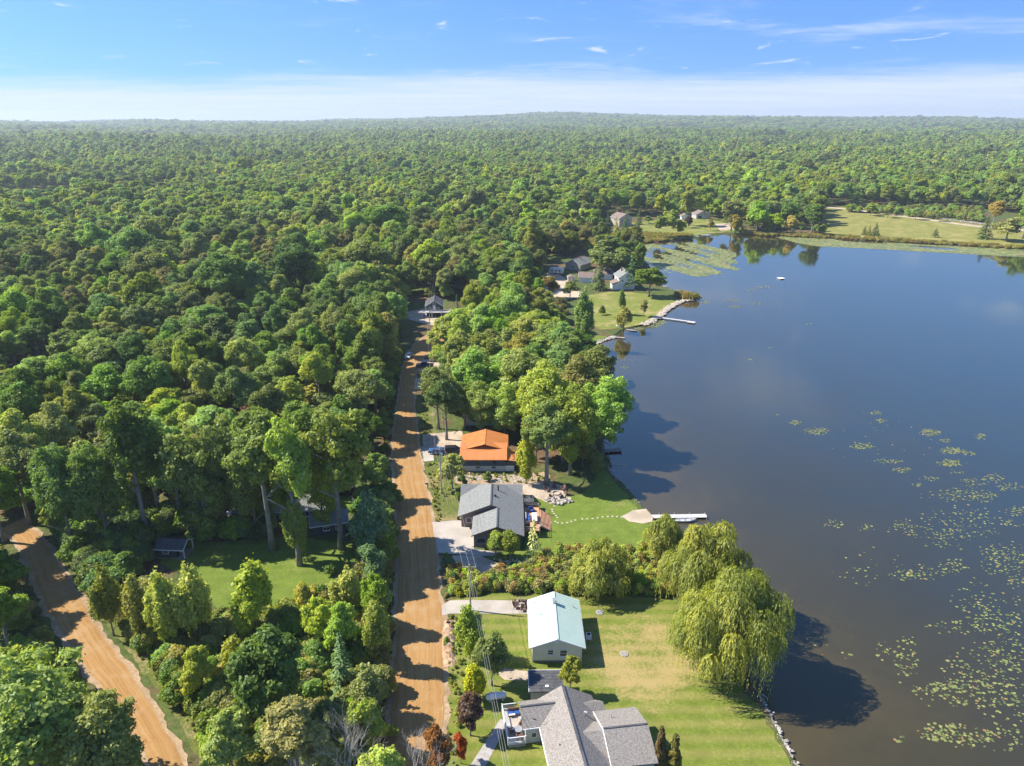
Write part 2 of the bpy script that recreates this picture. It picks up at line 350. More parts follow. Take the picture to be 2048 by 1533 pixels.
# bank down into the water
base = len(b.v); nl = len(lake)
la = np.array(lake); tdir = np.roll(la, -1, 0) - np.roll(la, 1, 0); tdir /= np.linalg.norm(tdir, axis=1)[:, None]
area = 0.5 * np.sum(la[:, 0] * np.roll(la[:, 1], -1) - np.roll(la[:, 0], -1) * la[:, 1])
inw = np.stack([-tdir[:, 1], tdir[:, 0]], 1) * (1 if area > 0 else -1)
for off, z in ((0, GZ), (0.55, 0.05), (2.0, -0.6)):
    b.v += [(float(p[0]), float(p[1]), z) for p in la + inw * off]
for q in range(2):
    for i in range(nl):
        j = (i + 1) % nl; b.f.append((base + q * nl + i, base + q * nl + j, base + (q + 1) * nl + j, base + (q + 1) * nl + i))
m, N, L = mat_new('rough_ground'); bs = N['Principled BSDF']; P = world_pos(N)
n1 = noise_node(N, L, P, 0.05, 6, 0.6); n2 = noise_node(N, L, P, 0.9, 5, 0.7)
grass_c = ramp_node(N, L, n2, [(0.3, (0.045, 0.07, 0.018)), (0.55, (0.085, 0.115, 0.03)), (0.75, (0.16, 0.15, 0.06))])
litter = ramp_node(N, L, n2, [(0.3, (0.07, 0.045, 0.025)), (0.6, (0.17, 0.11, 0.06)), (0.8, (0.26, 0.18, 0.10))])
L.new(mixc(N, L, maprange(N, L, n1, 0.47, 0.60), grass_c, litter), bs.inputs['Base Color']); bs.inputs['Roughness'].default_value = 0.95
bs.inputs['Specular IOR Level'].default_value = 0.15
bump(N, L, bs, n2, 0.7, 0.4); M['rough'] = m
gnd = b.build('ground', M['rough']); tag(gnd, kind='structure', label='rough grass and leaf litter ground around the lake', cat='ground')

# ------------------------------------------------------------------ lake
xs = np.concatenate([np.arange(10, 60, 2.0), np.arange(60, 150, 4.0), np.arange(150, 620, 14.0)]); ys = np.concatenate([np.arange(-90, 50, 8.0), np.arange(50, 170, 2.0), np.arange(170, 560, 5.0)])
X, Y = np.meshgrid(xs, ys); dsh = dist_line(X.ravel(), Y.ravel(), shore)
b = MB(); b.v = [(float(x), float(y), 0.0) for x, y in zip(X.ravel(), Y.ravel())]; W_ = len(xs)
b.f = [(j * W_ + i, j * W_ + i + 1, (j + 1) * W_ + i + 1, (j + 1) * W_ + i) for j in range(len(ys) - 1) for i in range(W_ - 1)]
me = bpy.data.meshes.new('lake'); me.from_pydata(b.v, [], b.f)
at = me.attributes.new('depth', 'FLOAT', 'POINT'); at.data.foreach_set('value', (1 - np.exp(-np.maximum(dsh - 1, 0) / 42.0)).astype(np.float32))
m, N, L = mat_new('lake_water'); bs = N['Principled BSDF']; P = world_pos(N)
dp = N.new('ShaderNodeAttribute'); dp.attribute_name = 'depth'
bed = noise_node(N, L, P, 0.045, 6, 0.6, 0.6); bed2 = noise_node(N, L, P, 0.5, 4, 0.65)
dd = mth(N, L, 'ADD', dp.outputs['Fac'], mth(N, L, 'MULTIPLY', mth(N, L, 'SUBTRACT', bed, 0.5), 0.9))
dd = mth(N, L, 'ADD', dd, mth(N, L, 'MULTIPLY', mth(N, L, 'SUBTRACT', bed2, 0.5), 0.25))
L.new(ramp_node(N, L, dd, [(0.0, (0.072, 0.056, 0.024)), (0.3, (0.046, 0.040, 0.020)), (0.62, (0.035, 0.034, 0.022)), (1.0, (0.026, 0.038, 0.040))]), bs.inputs['Base Color'])
bs.inputs['Roughness'].default_value = 0.6; bs.inputs['Specular IOR Level'].default_value = 0.0
mp = N.new('ShaderNodeMapping'); mp.inputs['Scale'].default_value = (1, 1.6, 1); L.new(P, mp.inputs[0])
rip = mth(N, L, 'MULTIPLY', noise_node(N, L, mp.outputs[0], 0.9, 4, 0.65), maprange(N, L, noise_node(N, L, P, 0.02, 3, 0.5, 0.5), 0.4, 0.62, 0.35, 1.0))
bn = N.new('ShaderNodeBump'); bn.inputs['Strength'].default_value = 0.16; bn.inputs['Distance'].default_value = 0.05; L.new(rip, bn.inputs['Height'])
lw = N.new('ShaderNodeLayerWeight'); gls = N.new('ShaderNodeBsdfGlossy'); gls.inputs['Roughness'].default_value = 0.04; gls.inputs[0].default_value = (1.0, 0.95, 0.82, 1); L.new(bn.outputs[0], gls.inputs['Normal'])
wmx = N.new('ShaderNodeMixShader'); L.new(mth(N, L, 'ADD', mth(N, L, 'POWER', lw.outputs['Facing'], 2.7), 0.012), wmx.inputs[0]); L.new(bs.outputs[0], wmx.inputs[1]); L.new(gls.outputs[0], wmx.inputs[2])
L.new(wmx.outputs[0], N['Material Output'].inputs[0])
me.materials.append(m); M['water'] = m
tag(put('lake', me), kind='structure', label='dark still lake water reflecting the sky', cat='lake')

# ------------------------------------------------------------------ sheets on the ground: lawns, drives, roads
def sheet(name, pts, dz, mat, label, cat, jit=0.0, step=None, px=True, kind='structure'):
    P = [g(*p) for p in pts] if px else list(pts)
    if step is None: step = 1.2
    Q = []
    for (x0, y0), (x1, y1) in zip(P, P[1:] + P[:1]):
        n = max(1, min(60, int(math.hypot(x1 - x0, y1 - y0) / step)))
        Q += [(x0 + (x1 - x0) * k / n, y0 + (y1 - y0) * k / n) for k in range(n)]
    if jit: Q = [(x + wob(i, jit, 1.1, x), y + wob(i, jit, 1.3, y + 2)) for i, (x, y) in enumerate(Q)]
    me = bpy.data.meshes.new(name); bm = bmesh.new()
    f = bm.faces.new([bm.verts.new((x, y, GZ + dz)) for x, y in Q])
    bmesh.ops.triangulate(bm, faces=[f], quad_method='BEAUTY', ngon_method='EAR_CLIP'); bmesh.ops.recalc_face_normals(bm, faces=bm.faces)
    bm.normal_update()
    if sum(fc.normal.z for fc in bm.faces) < 0: bmesh.ops.reverse_faces(bm, faces=bm.faces)
    bm.to_mesh(me); bm.free(); me.materials.append(mat)
    return tag(put(name, me), label, cat, kind=kind), P

def lawn_mat(name, green, light, dry, t0, t1, stripe=None, center=None):
    m, N, L = mat_new(name); bs = N['Principled BSDF']; P = world_pos(N)
    a = noise_node(N, L, P, 0.11, 6, 0.65, 0.4); f = noise_node(N, L, P, 2.2, 4, 0.75); q = noise_node(N, L, P, 0.45, 4, 0.6)
    c = mixc(N, L, maprange(N, L, f, 0.35, 0.68), green, light)
    c = mixc(N, L, maprange(N, L, q, 0.35, 0.7, 0, 0.55), c, tuple(0.72 * x for x in green))
    k = a
    if center:       # a parched patch with its own extent
        v = N.new('ShaderNodeVectorMath'); v.operation = 'SUBTRACT'; L.new(P, v.inputs[0]); v.inputs[1].default_value = (center[0], center[1], GZ)
        s = N.new('ShaderNodeVectorMath'); s.operation = 'MULTIPLY'; L.new(v.outputs[0], s.inputs[0]); s.inputs[1].default_value = (1 / center[2], 1 / center[3], 0)
        ln = N.new('ShaderNodeVectorMath'); ln.operation = 'LENGTH'; L.new(s.outputs[0], ln.inputs[0])
        k = mth(N, L, 'ADD', a, maprange(N, L, ln.outputs['Value'], 0.45, 1.25, 0.17, -0.12))
    if stripe:
        sx = N.new('ShaderNodeSeparateXYZ'); L.new(P, sx.inputs[0])
        wv = mth(N, L, 'SINE', mth(N, L, 'MULTIPLY', sx.outputs[stripe[0]], 2 * math.pi / stripe[1]))
        c = mixc(N, L, mth(N, L, 'MULTIPLY', mth(N, L, 'ADD', wv, 1.0), stripe[2]), c, dry)
        k = mth(N, L, 'ADD', k, mth(N, L, 'MULTIPLY', wv, 0.02))
    kk = mth(N, L, 'ADD', k, mth(N, L, 'MULTIPLY', mth(N, L, 'SUBTRACT', f, 0.5), 0.55))
    c = mixc(N, L, maprange(N, L, kk, t0, t1, 0, 0.9), c, dry)
    L.new(c, bs.inputs['Base Color']); bs.inputs['Roughness'].default_value = 0.95; bs.inputs['Specular IOR Level'].default_value = 0.15
    bump(N, L, bs, f, 0.6, 0.15); return m
M['lawn_lush'] = lawn_mat('lush_lawn', (0.115, 0.172, 0.022), (0.165, 0.220, 0.036), (0.27, 0.23, 0.09), 0.55, 0.85, stripe=(1, 1.9, 0.035))
wc = g(1270, 1300)
M['lawn_dry'] = lawn_mat('parched_lawn', (0.120, 0.165, 0.020), (0.185, 0.215, 0.038), (0.36, 0.27, 0.115), 0.46, 0.80, stripe=(1, 2.4, 0.13), center=(wc[0] + 1, wc[1] - 1, 10.5, 11.5))
M['lawn_pen'] = lawn_mat('peninsula_lawn', (0.15, 0.185, 0.03), (0.215, 0.23, 0.05), (0.36, 0.30, 0.13), 0.45, 0.72)
M['field'] = lawn_mat('mown_field', (0.19, 0.20, 0.04), (0.25, 0.24, 0.065), (0.34, 0.285, 0.11), 0.47, 0.66)
M['verge'] = lawn_mat('roadside_grass', (0.095, 0.125, 0.025), (0.165, 0.175, 0.045), (0.27, 0.21, 0.10), 0.50, 0.66)
def gravel(name, c1, c2, sc_=3.0):
    m, N, L = mat_new(name); bs = N['Principled BSDF']; P = world_pos(N)
    f = noise_node(N, L, P, sc_, 5, 0.75); a = noise_node(N, L, P, 0.25, 5, 0.6)
    c = mixc(N, L, maprange(N, L, f, 0.35, 0.65), c1, c2)
    c = mixc(N, L, maprange(N, L, a, 0.42, 0.66, 0, 0.55), c, tuple(x * 0.62 for x in c1))
    L.new(c, bs.inputs['Base Color']); bs.inputs['Roughness'].default_value = 0.95; bs.inputs['Specular IOR Level'].default_value = 0.2
    bump(N, L, bs, f, 0.7, 0.12); return m
M['gravel'] = gravel('pale_gravel', (0.40, 0.32, 0.235), (0.56, 0.46, 0.35))
M['sand'] = gravel('beach_sand', (0.44, 0.36, 0.26), (0.56, 0.47, 0.35), 5.0)
M['shoulder'] = gravel('road_shoulder', (0.30, 0.205, 0.115), (0.47, 0.345, 0.22), 2.0)

lawns = []
def lawn(pts, mat, label, dz=0.03, name='lawn', **k):
    o, P = sheet(name, pts, dz, M[mat], label, 'lawn', jit=0.35, **k); lawns.append(P); return o
lawn([(893, 1580), (900, 1420), (890, 1335), (905, 1232), (900, 1200), (1000, 1188), (1150, 1190), (1345, 1198), (1440, 1230), (1480, 1330), (1500, 1395), (1528, 1432), (1555, 1480), (1580, 1533), (1600, 1580)], 'lawn_dry', 'mown lawn with a parched straw patch around the mint roofed house')
lawn([(1052, 985), (1110, 1002), (1170, 985), (1205, 935), (1236, 972), (1262, 1003), (1278, 1022), (1296, 1045), (1310, 1095), (1240, 1098), (1160, 1100), (1090, 1108), (1050, 1120), (960, 1120), (1000, 1108), (1048, 1100)], 'lawn_lush', 'bright green lawn running from the cedar deck to the lake')
lawn([(851, 925), (880, 925), (925, 965), (924, 1040), (868, 1044), (856, 985)], 'verge', 'patchy green lawn between the dirt road and the grey shingled house', name='lawn')
lawn([(330, 1075), (420, 1085), (560, 1075), (700, 1085), (725, 1130), (700, 1180), (640, 1215), (560, 1225), (450, 1240), (420, 1200), (380, 1150), (320, 1130)], 'lawn_lush', 'shaded green lawn beside the small navy shed')
lawn([(640, 985), (720, 985), (785, 1000), (750, 1025), (660, 1035)], 'lawn_lush', 'small sunlit lawn under the wood at the left driveway')
lawn([(1180, 590), (1230, 582), (1290, 588), (1350, 592), (1366, 600), (1334, 618), (1310, 636), (1286, 648), (1250, 656), (1200, 660), (1168, 640), (1160, 610)], 'lawn_pen', 'sunlit lawn on the point of land by the pale blue house')
lawn([(1115, 690), (1180, 668), (1215, 674), (1183, 690), (1184, 704), (1160, 722), (1120, 730)], 'lawn_lush', 'shaded shore lawn with a blue canoe')
lawn([(1255, 446), (1330, 440), (1420, 437), (1480, 440), (1482, 461), (1404, 469), (1384, 474), (1290, 476), (1240, 478)], 'lawn_pen', 'far lakeside lawn below the tan house')
lawn([(1640, 432), (1655, 411), (1700, 416), (1800, 430), (1960, 450), (2120, 464), (2120, 500), (1960, 490), (1860, 485), (1740, 478), (1645, 471)], 'field', 'broad mown field on the far shore')
lawn([(1690, 425), (1740, 421), (1960, 419), (1965, 440), (1900, 443), (1800, 430)], 'verge', 'rough meadow behind the far fence')
lawn([(862, 700), (872, 684), (895, 679), (930, 688), (950, 706), (905, 707)], 'verge', 'yellowing grass wedge inside the bend of the dirt road')
lawn([(830, 795), (868, 800), (880, 880), (845, 890), (838, 850)], 'verge', 'shaded grass beside the dirt road before the orange roof')
lawn([(200, 1240), (300, 1215), (420, 1225), (470, 1290), (600, 1400), (640, 1533), (420, 1560), (340, 1420), (270, 1320)], 'verge', 'rough grass between the two dirt roads')

# roads ----------------------------------------------------------------
def strip(name, left, right, dz, mat, label, cat, jit=0.2, nx=10, grow=0.0):
    Lp = smooth_line([g(*p) for p in left], 0.7); Rp = smooth_line([g(*p) for p in right], 0.7)
    n = max(len(Lp), len(Rp))
    def rs(P, n):
        P = np.array(P); s = np.concatenate([[0], np.cumsum(np.hypot(*np.diff(P, axis=0).T))]); t = np.linspace(0, s[-1], n)
        return np.stack([np.interp(t, s, P[:, 0]), np.interp(t, s, P[:, 1])], 1)
    A, B = rs(Lp, n), rs(Rp, n); b = MB(); uv = []
    for i in range(n):
        d = B[i] - A[i]; ln = np.linalg.norm(d); d = d / ln
        a = A[i] - d * (grow + wob(i, jit, 0.55, 1) + (random.uniform(-.12, .12) if grow else 0)); c = B[i] + d * (grow + wob(i, jit, 0.5, 4) + (random.uniform(-.12, .12) if grow else 0))
        for k in range(nx + 1):
            t = k / nx; p = a * (1 - t) + c * t; b.v.append((p[0], p[1], GZ + dz + 0.06 * math.sin(math.pi * t) * (1 if grow == 0 else 0)))
            uv.append((t * (ln + 2 * grow), i * 0.7))
    b.f = [(i * (nx + 1) + k, i * (nx + 1) + k + 1, (i + 1) * (nx + 1) + k + 1, (i + 1) * (nx + 1) + k) for i in range(n - 1) for k in range(nx)]
    me = bpy.data.meshes.new(name); me.from_pydata(b.v, [], b.f); ul = me.uv_layers.new(name='UVMap')
    for lp in me.loops: ul.data[lp.index].uv = uv[lp.vertex_index]
    me.materials.append(mat)
    bm = bmesh.new(); bm.from_mesh(me); bm.normal_update()
    if sum(f.normal.z for f in bm.faces) < 0: bmesh.ops.reverse_faces(bm, faces=bm.faces)
    bm.to_mesh(me); bm.free()
    mid = [tuple(p) for p in (A + B) / 2]
    return tag(put(name, me), label, cat, kind='structure'), mid
m, N, L = mat_new('packed_dirt'); bs = N['Principled BSDF']
uvn = N.new('ShaderNodeUVMap'); mp = N.new('ShaderNodeMapping'); mp.inputs['Scale'].default_value = (1.6, 0.035, 1); L.new(uvn.outputs[0], mp.inputs[0])
st = noise_node(N, L, mp.outputs[0], 1.6, 5, 0.7, 0.3); P = world_pos(N); pa = noise_node(N, L, P, 0.35, 5, 0.65); fi = noise_node(N, L, P, 3.5, 3, 0.7)
c = ramp_node(N, L, st, [(0.28, (0.255, 0.136, 0.046)), (0.5, (0.335, 0.186, 0.066)), (0.72, (0.40, 0.248, 0.105))])
c = mixc(N, L, maprange(N, L, pa, 0.45, 0.72, 0, 0.6), c, (0.40, 0.275, 0.148))
c = mixc(N, L, maprange(N, L, fi, 0.5, 0.8, 0, 0.35), c, (0.26, 0.15, 0.065))
su = N.new('ShaderNodeSeparateXYZ'); L.new(uvn.outputs[0], su.inputs[0])
wn = noise_node(N, L, P, 0.12, 3, 0.5); ru = mth(N, L, 'COSINE', mth(N, L, 'MULTIPLY', mth(N, L, 'ADD', su.outputs[0], mth(N, L, 'MULTIPLY', wn, 0.9)), 2 * math.pi / 1.62))
c = mixc(N, L, maprange(N, L, mth(N, L, 'ADD', ru, mth(N, L, 'MULTIPLY', fi, 0.8)), 0.55, 1.5, 0, 0.30), c, (0.41, 0.262, 0.12))
c = mixc(N, L, maprange(N, L, noise_node(N, L, P, 0.8, 4, 0.7), 0.58, 0.72, 0, 0.5), c, (0.235, 0.135, 0.058))
L.new(c, bs.inputs['Base Color']); bs.inputs['Roughness'].default_value = 0.95; bs.inputs['Specular IOR Level'].default_value = 0.15
bump(N, L, bs, mth(N, L, 'ADD', st, mth(N, L, 'MULTIPLY', fi, 0.4)), 0.5, 0.12); M['dirt'] = m
RL = [(752, 1640), (768, 1540), (779, 1460), (787, 1380), (790, 1310), (795, 1200), (797, 1100), (793, 1000), (786, 900), (797, 800), (806, 735), (822, 698), (845, 677), (880, 660), (925, 642)]
RR = [(870, 1640), (874, 1540), (884, 1460), (888, 1380), (886, 1310), (880, 1200), (872, 1100), (856, 1000), (838, 900), (827, 800), (836, 735), (856, 706), (878, 689), (905, 672), (945, 652)]
strip('road_shoulder', RL, RR, 0.045, M['shoulder'], 'pale gravel shoulder of the straight dirt road', 'road shoulder', jit=0.42, nx=6, grow=0.75)
road, road_mid = strip('dirt_road', RL, RR, 0.07, M['dirt'], 'straight ochre dirt road running away beside the lake lots', 'road', jit=0.18)
DL = [(0, 1060), (35, 1085), (62, 1140), (85, 1200), (150, 1300), (222, 1400), (286, 1500), (330, 1580)]
DR = [(40, 1040), (80, 1075), (118, 1130), (155, 1195), (226, 1300), (294, 1400), (352, 1500), (395, 1580)]
strip('road_shoulder', DL, DR, 0.045, M['shoulder'], 'stony shoulder of the slanting dirt road', 'road shoulder', jit=0.40, nx=6, grow=0.75)
lroad, lroad_mid = strip('dirt_road', DL, DR, 0.07, M['dirt'], 'slanting dirt road in the lower left corner', 'road', jit=0.18)
_, fp = strip('path', [(1640, 414), (1690, 417), (1800, 431), (1960, 452), (2120, 464)], [(1640, 416), (1690, 419.5), (1800, 433.5), (1960, 455), (2120, 467.5)], 0.06, M['gravel'], 'thin pale track along the far field fence', 'path', jit=0.1, nx=2)
strip('path', [(1690, 418), (1800, 415), (1900, 417), (1945, 425), (1952, 433), (1940, 440)], [(1690, 420), (1800, 418), (1890, 421), (1930, 428), (1945, 435), (1950, 442)], 0.07, M['concrete'], 'pale winding drive at the far right', 'path', jit=0.1, nx=2)

drives = []
def dr(pts, mat, label, cat='driveway', name='driveway', dz=0.05, jit=0.15):
    drives.append([g(*p) for p in pts]); return sheet(name, pts, dz, M[mat], label, cat, jit=jit)
dr([(862, 1045), (922, 1041), (948, 1062), (948, 1098), (1000, 1106), (985, 1113), (920, 1110), (876, 1106)], 'concrete', 'concrete driveway in front of the grey shingled house', jit=0.05)
dr([(905, 1112), (960, 1112), (1010, 1135), (1030, 1146), (960, 1148), (918, 1140)], 'gravel', 'gravel parking patch below the grey shingled house')
dr([(876, 1216), (900, 1202), (940, 1201), (1060, 1202), (1060, 1229), (960, 1228), (900, 1228), (880, 1232)], 'concrete', 'concrete driveway of the mint roofed house', jit=0.04, dz=0.055)
dr([(843, 893), (866, 893), (868, 922), (848, 924)], 'concrete', 'short concrete apron by the orange roofed house', jit=0.04)
dr([(845, 870), (925, 862), (922, 905), (866, 905), (846, 892)], 'gravel', 'shaded gravel yard beside the orange roofed house', dz=0.04)
dr([(700, 992), (745, 988), (795, 990), (795, 1002), (745, 1000), (705, 1004)], 'gravel', 'pale gravel driveway entering the wood')
dr([(828, 758), (880, 752), (880, 778), (828, 780)], 'gravel', 'pale gravel pull-off beside the dirt road')
dr([(826, 722), (890, 716), (890, 742), (832, 744)], 'gravel', 'gravel parking spot under the dark van', dz=0.04)
dr([(932, 1545), (1000, 1440), (1020, 1440), (965, 1545)], 'paver', 'grey paver walk to the white railed deck', 'path', 'path', jit=0.02, dz=0.055)
dr([(1042, 968), (1090, 962), (1135, 975), (1128, 1002), (1100, 1008), (1060, 992), (1042, 988)], 'gravel', 'gravel fire pit terrace behind the grey shingled house', 'terrace', 'terrace', dz=0.06)
dr([(1243, 1034), (1265, 1022), (1292, 1018), (1306, 1034), (1304, 1044), (1285, 1048), (1258, 1044)], 'sand', 'small sandy beach at the dock', 'beach', 'beach', dz=0.06, jit=0.05)
dr([(905, 948), (1000, 952), (1090, 945), (1110, 968), (1040, 972), (910, 968)], 'shoulder', 'stony garden bank below the blue house', 'garden bed', 'garden_bed', dz=0.045, jit=0.4)
dr([(1010, 1338), (1062, 1344), (1062, 1362), (1010, 1360), (995, 1350)], 'gravel', 'gravel strip beside the flat dark roof', dz=0.05)
dr([(1095, 545), (1120, 550), (1160, 578), (1170, 592), (1110, 605), (1085, 590)], 'sand', 'bare sandy yard on the point of land', 'yard', 'yard', dz=0.05)
dr([(790, 628), (850, 618), (905, 626), (925, 640), (880, 655), (820, 640)], 'gravel', 'gravel yard in front of the blue gabled house', 'yard', 'yard', dz=0.045)
dr([(1430, 448), (1478, 446), (1490, 456), (1440, 462)], 'gravel', 'gravel turnaround at the far shore', dz=0.05)
dr([(1084, 1478), (1092, 1478), (1112, 1545), (1098, 1545)], 'shoulder', 'narrow planting bed along the taupe roofed house', 'garden bed', 'garden_bed', dz=0.05, jit=0.03)

# ------------------------------------------------------------------ foliage meshes
def unit(a): return a / np.maximum(np.linalg.norm(a, axis=-1, keepdims=True), 1e-9)
def leaf_mesh(name, Pn, Nn, size, lv, mat, aspect=0.62, axis=None):
    "one leaf spray = one kite-shaped face"
    n = len(Pn); r = rng.normal(size=(n, 3)) if axis is None else axis
    t1 = unit(r - Nn * np.sum(r * Nn, 1, keepdims=True)); t2 = np.cross(Nn, t1)
    s = np.broadcast_to(np.asarray(size, float), (n,))[:, None]
    v = np.stack([Pn + t1 * s, Pn + t2 * s * aspect + Nn * s * 0.18, Pn - t1 * s * 0.85, Pn - t2 * s * aspect + Nn * s * 0.18], 1).reshape(-1, 3)
    me = bpy.data.meshes.new(name); me.vertices.add(4 * n); me.loops.add(4 * n); me.polygons.add(n)
    me.vertices.foreach_set('co', v.astype(np.float32).ravel()); me.loops.foreach_set('vertex_index', np.arange(4 * n, dtype=np.int32))
    me.polygons.foreach_set('loop_start', np.arange(0, 4 * n, 4, dtype=np.int32))
    me.update(calc_edges=True)
    a = me.attributes.new('lv', 'FLOAT', 'FACE'); a.data.foreach_set('value', np.clip(lv, 0, 1).astype(np.float32))
    me.materials.append(mat); return me

def broad(name, R=5.0, H=16.0, base=4.0, ncl=46, nleaf=9000, ls=0.4, seed=1, cone=0.0, crf=(0.24, 0.40), squash=0.8, rag=0.25, mat='leaf', low=-0.55, tuft=0.0, lobes=5):
    "broadleaf crown made of leafy clumps"
    q = np.random.default_rng(seed); cz, rz = (base + H) / 2, (H - base) / 2
    d = unit(q.normal(size=(ncl * 4, 3))); d = d[d[:, 2] > low][:ncl]
    rad = R * q.uniform(*crf, len(d))
    k = (1 - q.random(len(d)) ** 2 * 0.55) * (1 - rag * q.random(len(d)))
    hz = d[:, 2]; prof = 1 - cone * np.clip((hz + 0.3) / 1.3, 0, 1)
    cen = np.stack([d[:, 0] * (R - rad * 0.8) * k * prof, d[:, 1] * (R - rad * 0.8) * k * prof, cz + d[:, 2] * (rz - rad * squash * 0.8) * k], 1)
    clv = q.random(len(d))
    if lobes:          # several limbs, each with its own dome of foliage
        la_ = np.arange(lobes) * 6.283 / lobes + q.uniform(-.6, .6, lobes); lo_ = R * q.uniform(0.22, 0.50, lobes); lz_ = rz * q.uniform(-0.42, 0.30, lobes); lr_ = R * q.uniform(0.46, 0.64, lobes); lo_[0] *= .4; lz_[0] = rz * .38
        j = q.integers(0, lobes, len(d)); sh = np.maximum(lr_[j] - rad * .8, .1) * k * (1 - cone * np.clip((hz + 0.3) / 1.3, 0, 1) * .5)
        taper = 1 - cone * np.clip((lz_[j] / rz + .4), 0, 1)
        cen = np.stack([np.cos(la_[j]) * lo_[j] * taper + d[:, 0] * sh, np.sin(la_[j]) * lo_[j] * taper + d[:, 1] * sh, np.clip(cz + lz_[j] + d[:, 2] * (rz * 0.62 - rad * squash * .5) * k, base + rad * .4, H - rad * squash * .9)], 1)
        clv = np.clip(clv * .7 + .3 * q.random(lobes)[j], 0, 1)
    i = q.choice(len(d), nleaf, p=rad ** 2 / np.sum(rad ** 2))
    outd = unit(cen - np.array([0, 0, cz - rz * 0.3]))
    dd = unit(q.normal(size=(nleaf, 3)) + 0.75 * outd[i] + np.array([0, 0, 0.35]))
    rr = rad[i] * (1.02 - 0.35 * q.random(nleaf) ** 1.6) * (1 + tuft * q.normal(size=nleaf))
    lump = 1 + 0.16 * np.sin(dd[:, 0] * 9 + i) * np.sin(dd[:, 1] * 8 + 2 * i) + 0.12 * np.sin(dd[:, 2] * 11 + 3 * i)
    pos = cen[i] + dd * (rr * lump)[:, None] * np.array([1, 1, squash])
    nn = unit(dd * 0.9 + np.array([0, 0, 0.25]) + q.normal(size=(nleaf, 3)) * 0.55)
    lv = 0.5 + 0.42 * (clv[i] - 0.5) + 0.55 * (q.random(nleaf) - 0.5)
    return leaf_mesh(name, pos, nn, ls * q.uniform(0.65, 1.35, nleaf), lv, M[mat])

def willow(name, R=8.0, H=11.0, nst=1500, seed=3, seg=11, ls=0.42):
    q = np.random.default_rng(seed)
    nb = 90
    d = unit(q.normal(size=(nb * 4, 3))); d = d[d[:, 2] > 0.02][:nb]
    k = 1 - 0.5 * q.random(len(d)) ** 1.5
    head = np.stack([d[:, 0] * R * k, d[:, 1] * R * k, H * (0.36 + 0.60 * d[:, 2] * k)], 1); hr = R * q.uniform(0.09, 0.25, len(d)); hl = q.random(len(d))
    i = q.choice(len(d), nst, p=hr ** 2 / np.sum(hr ** 2))
    e = unit(q.normal(size=(nst, 3)) + np.array([0, 0, 0.7])); st = head[i] + e * hr[i][:, None] * np.array([1, 1, 0.75])
    outw = unit(np.stack([e[:, 0] + 0.5 * d[i][:, 0], e[:, 1] + 0.5 * d[i][:, 1], np.zeros(nst)], 1))
    Ln = np.minimum(st[:, 2] * q.uniform(0.3, 0.98, nst) * q.uniform(0.4, 1.15, len(d))[i], np.minimum(R * 0.75, st[:, 2] - .05))
    P_, N_, A_, V_, S_ = [], [], [], [], []
    for s in range(seg):
        t = (s + q.random(nst) * 0.6) / seg
        out_ = outw * (0.9 * (1 - np.exp(-3.2 * t)) * R * 0.10)[:, None]
        dn = Ln * np.maximum(t - 0.10, 0) ** 1.25
        P_.append(st + out_ + np.stack([q.normal(size=nst) * 0.10, q.normal(size=nst) * 0.10, -dn], 1))
        axd = unit(outw * np.maximum(1 - 3 * t, 0)[:, None] + np.array([0, 0, -1.0]) * (0.25 + t)[:, None] + q.normal(size=(nst, 3)) * 0.12)
        A_.append(axd); N_.append(unit(outw + np.array([0, 0, 0.9]) * np.maximum(1 - 1.6 * t, 0.12)[:, None] + q.normal(size=(nst, 3)) * 0.45))
        V_.append(0.5 + 0.6 * (hl[i] - 0.5) + 0.4 * (q.random(nst) - 0.5)); S_.append(ls * q.uniform(0.8, 1.4, nst) * (1.1 - 0.45 * t))
    return leaf_mesh(name, np.concatenate(P_), np.concatenate(N_), np.concatenate(S_), np.concatenate(V_), M['willow_leaf'], 0.30, np.concatenate(A_))

def spruce(name, R=2.6, H=12.0, base=0.6, tiers=17, seed=5, ls=0.30, dens=1.0, gap=0.0):
    q = np.random.default_rng(seed); P_, N_, A_, V_ = [], [], [], []
    for t in range(tiers):
        f = t / (tiers - 1); z = base + (H - base) * f; rr = R * (1 - f) ** 0.85 + 0.12; nb = max(4, int((9 + 5 * (1 - f)) * dens))
        for k in range(nb):
            if q.random() < gap: continue
            a = q.uniform(0, 6.283); ln = rr * q.uniform(0.75, 1.12); m = max(4, int(ln / 0.13 * dens)); s = np.sqrt(q.random(m))
            zz = z + ln * (0.18 * s - 0.42 * s ** 2) + q.normal(size=m) * 0.07
            off = q.normal(size=m) * 0.16 * ln * (1.1 - s)
            x, y = np.cos(a) * s * ln - np.sin(a) * off, np.sin(a) * s * ln + np.cos(a) * off
            P_.append(np.stack([x, y, zz], 1)); ax = np.array([np.cos(a), np.sin(a), -0.35]); A_.append(ax + q.normal(size=(m, 3)) * 0.35)
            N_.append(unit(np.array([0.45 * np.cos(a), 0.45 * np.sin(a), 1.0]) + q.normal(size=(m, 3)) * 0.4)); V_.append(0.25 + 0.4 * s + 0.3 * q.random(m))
    P_ = np.concatenate(P_); n = len(P_)
    return leaf_mesh(name, P_, np.concatenate(N_), ls * q.uniform(0.7, 1.3, n), np.concatenate(V_), M['needle'], 0.38, np.concatenate(A_))

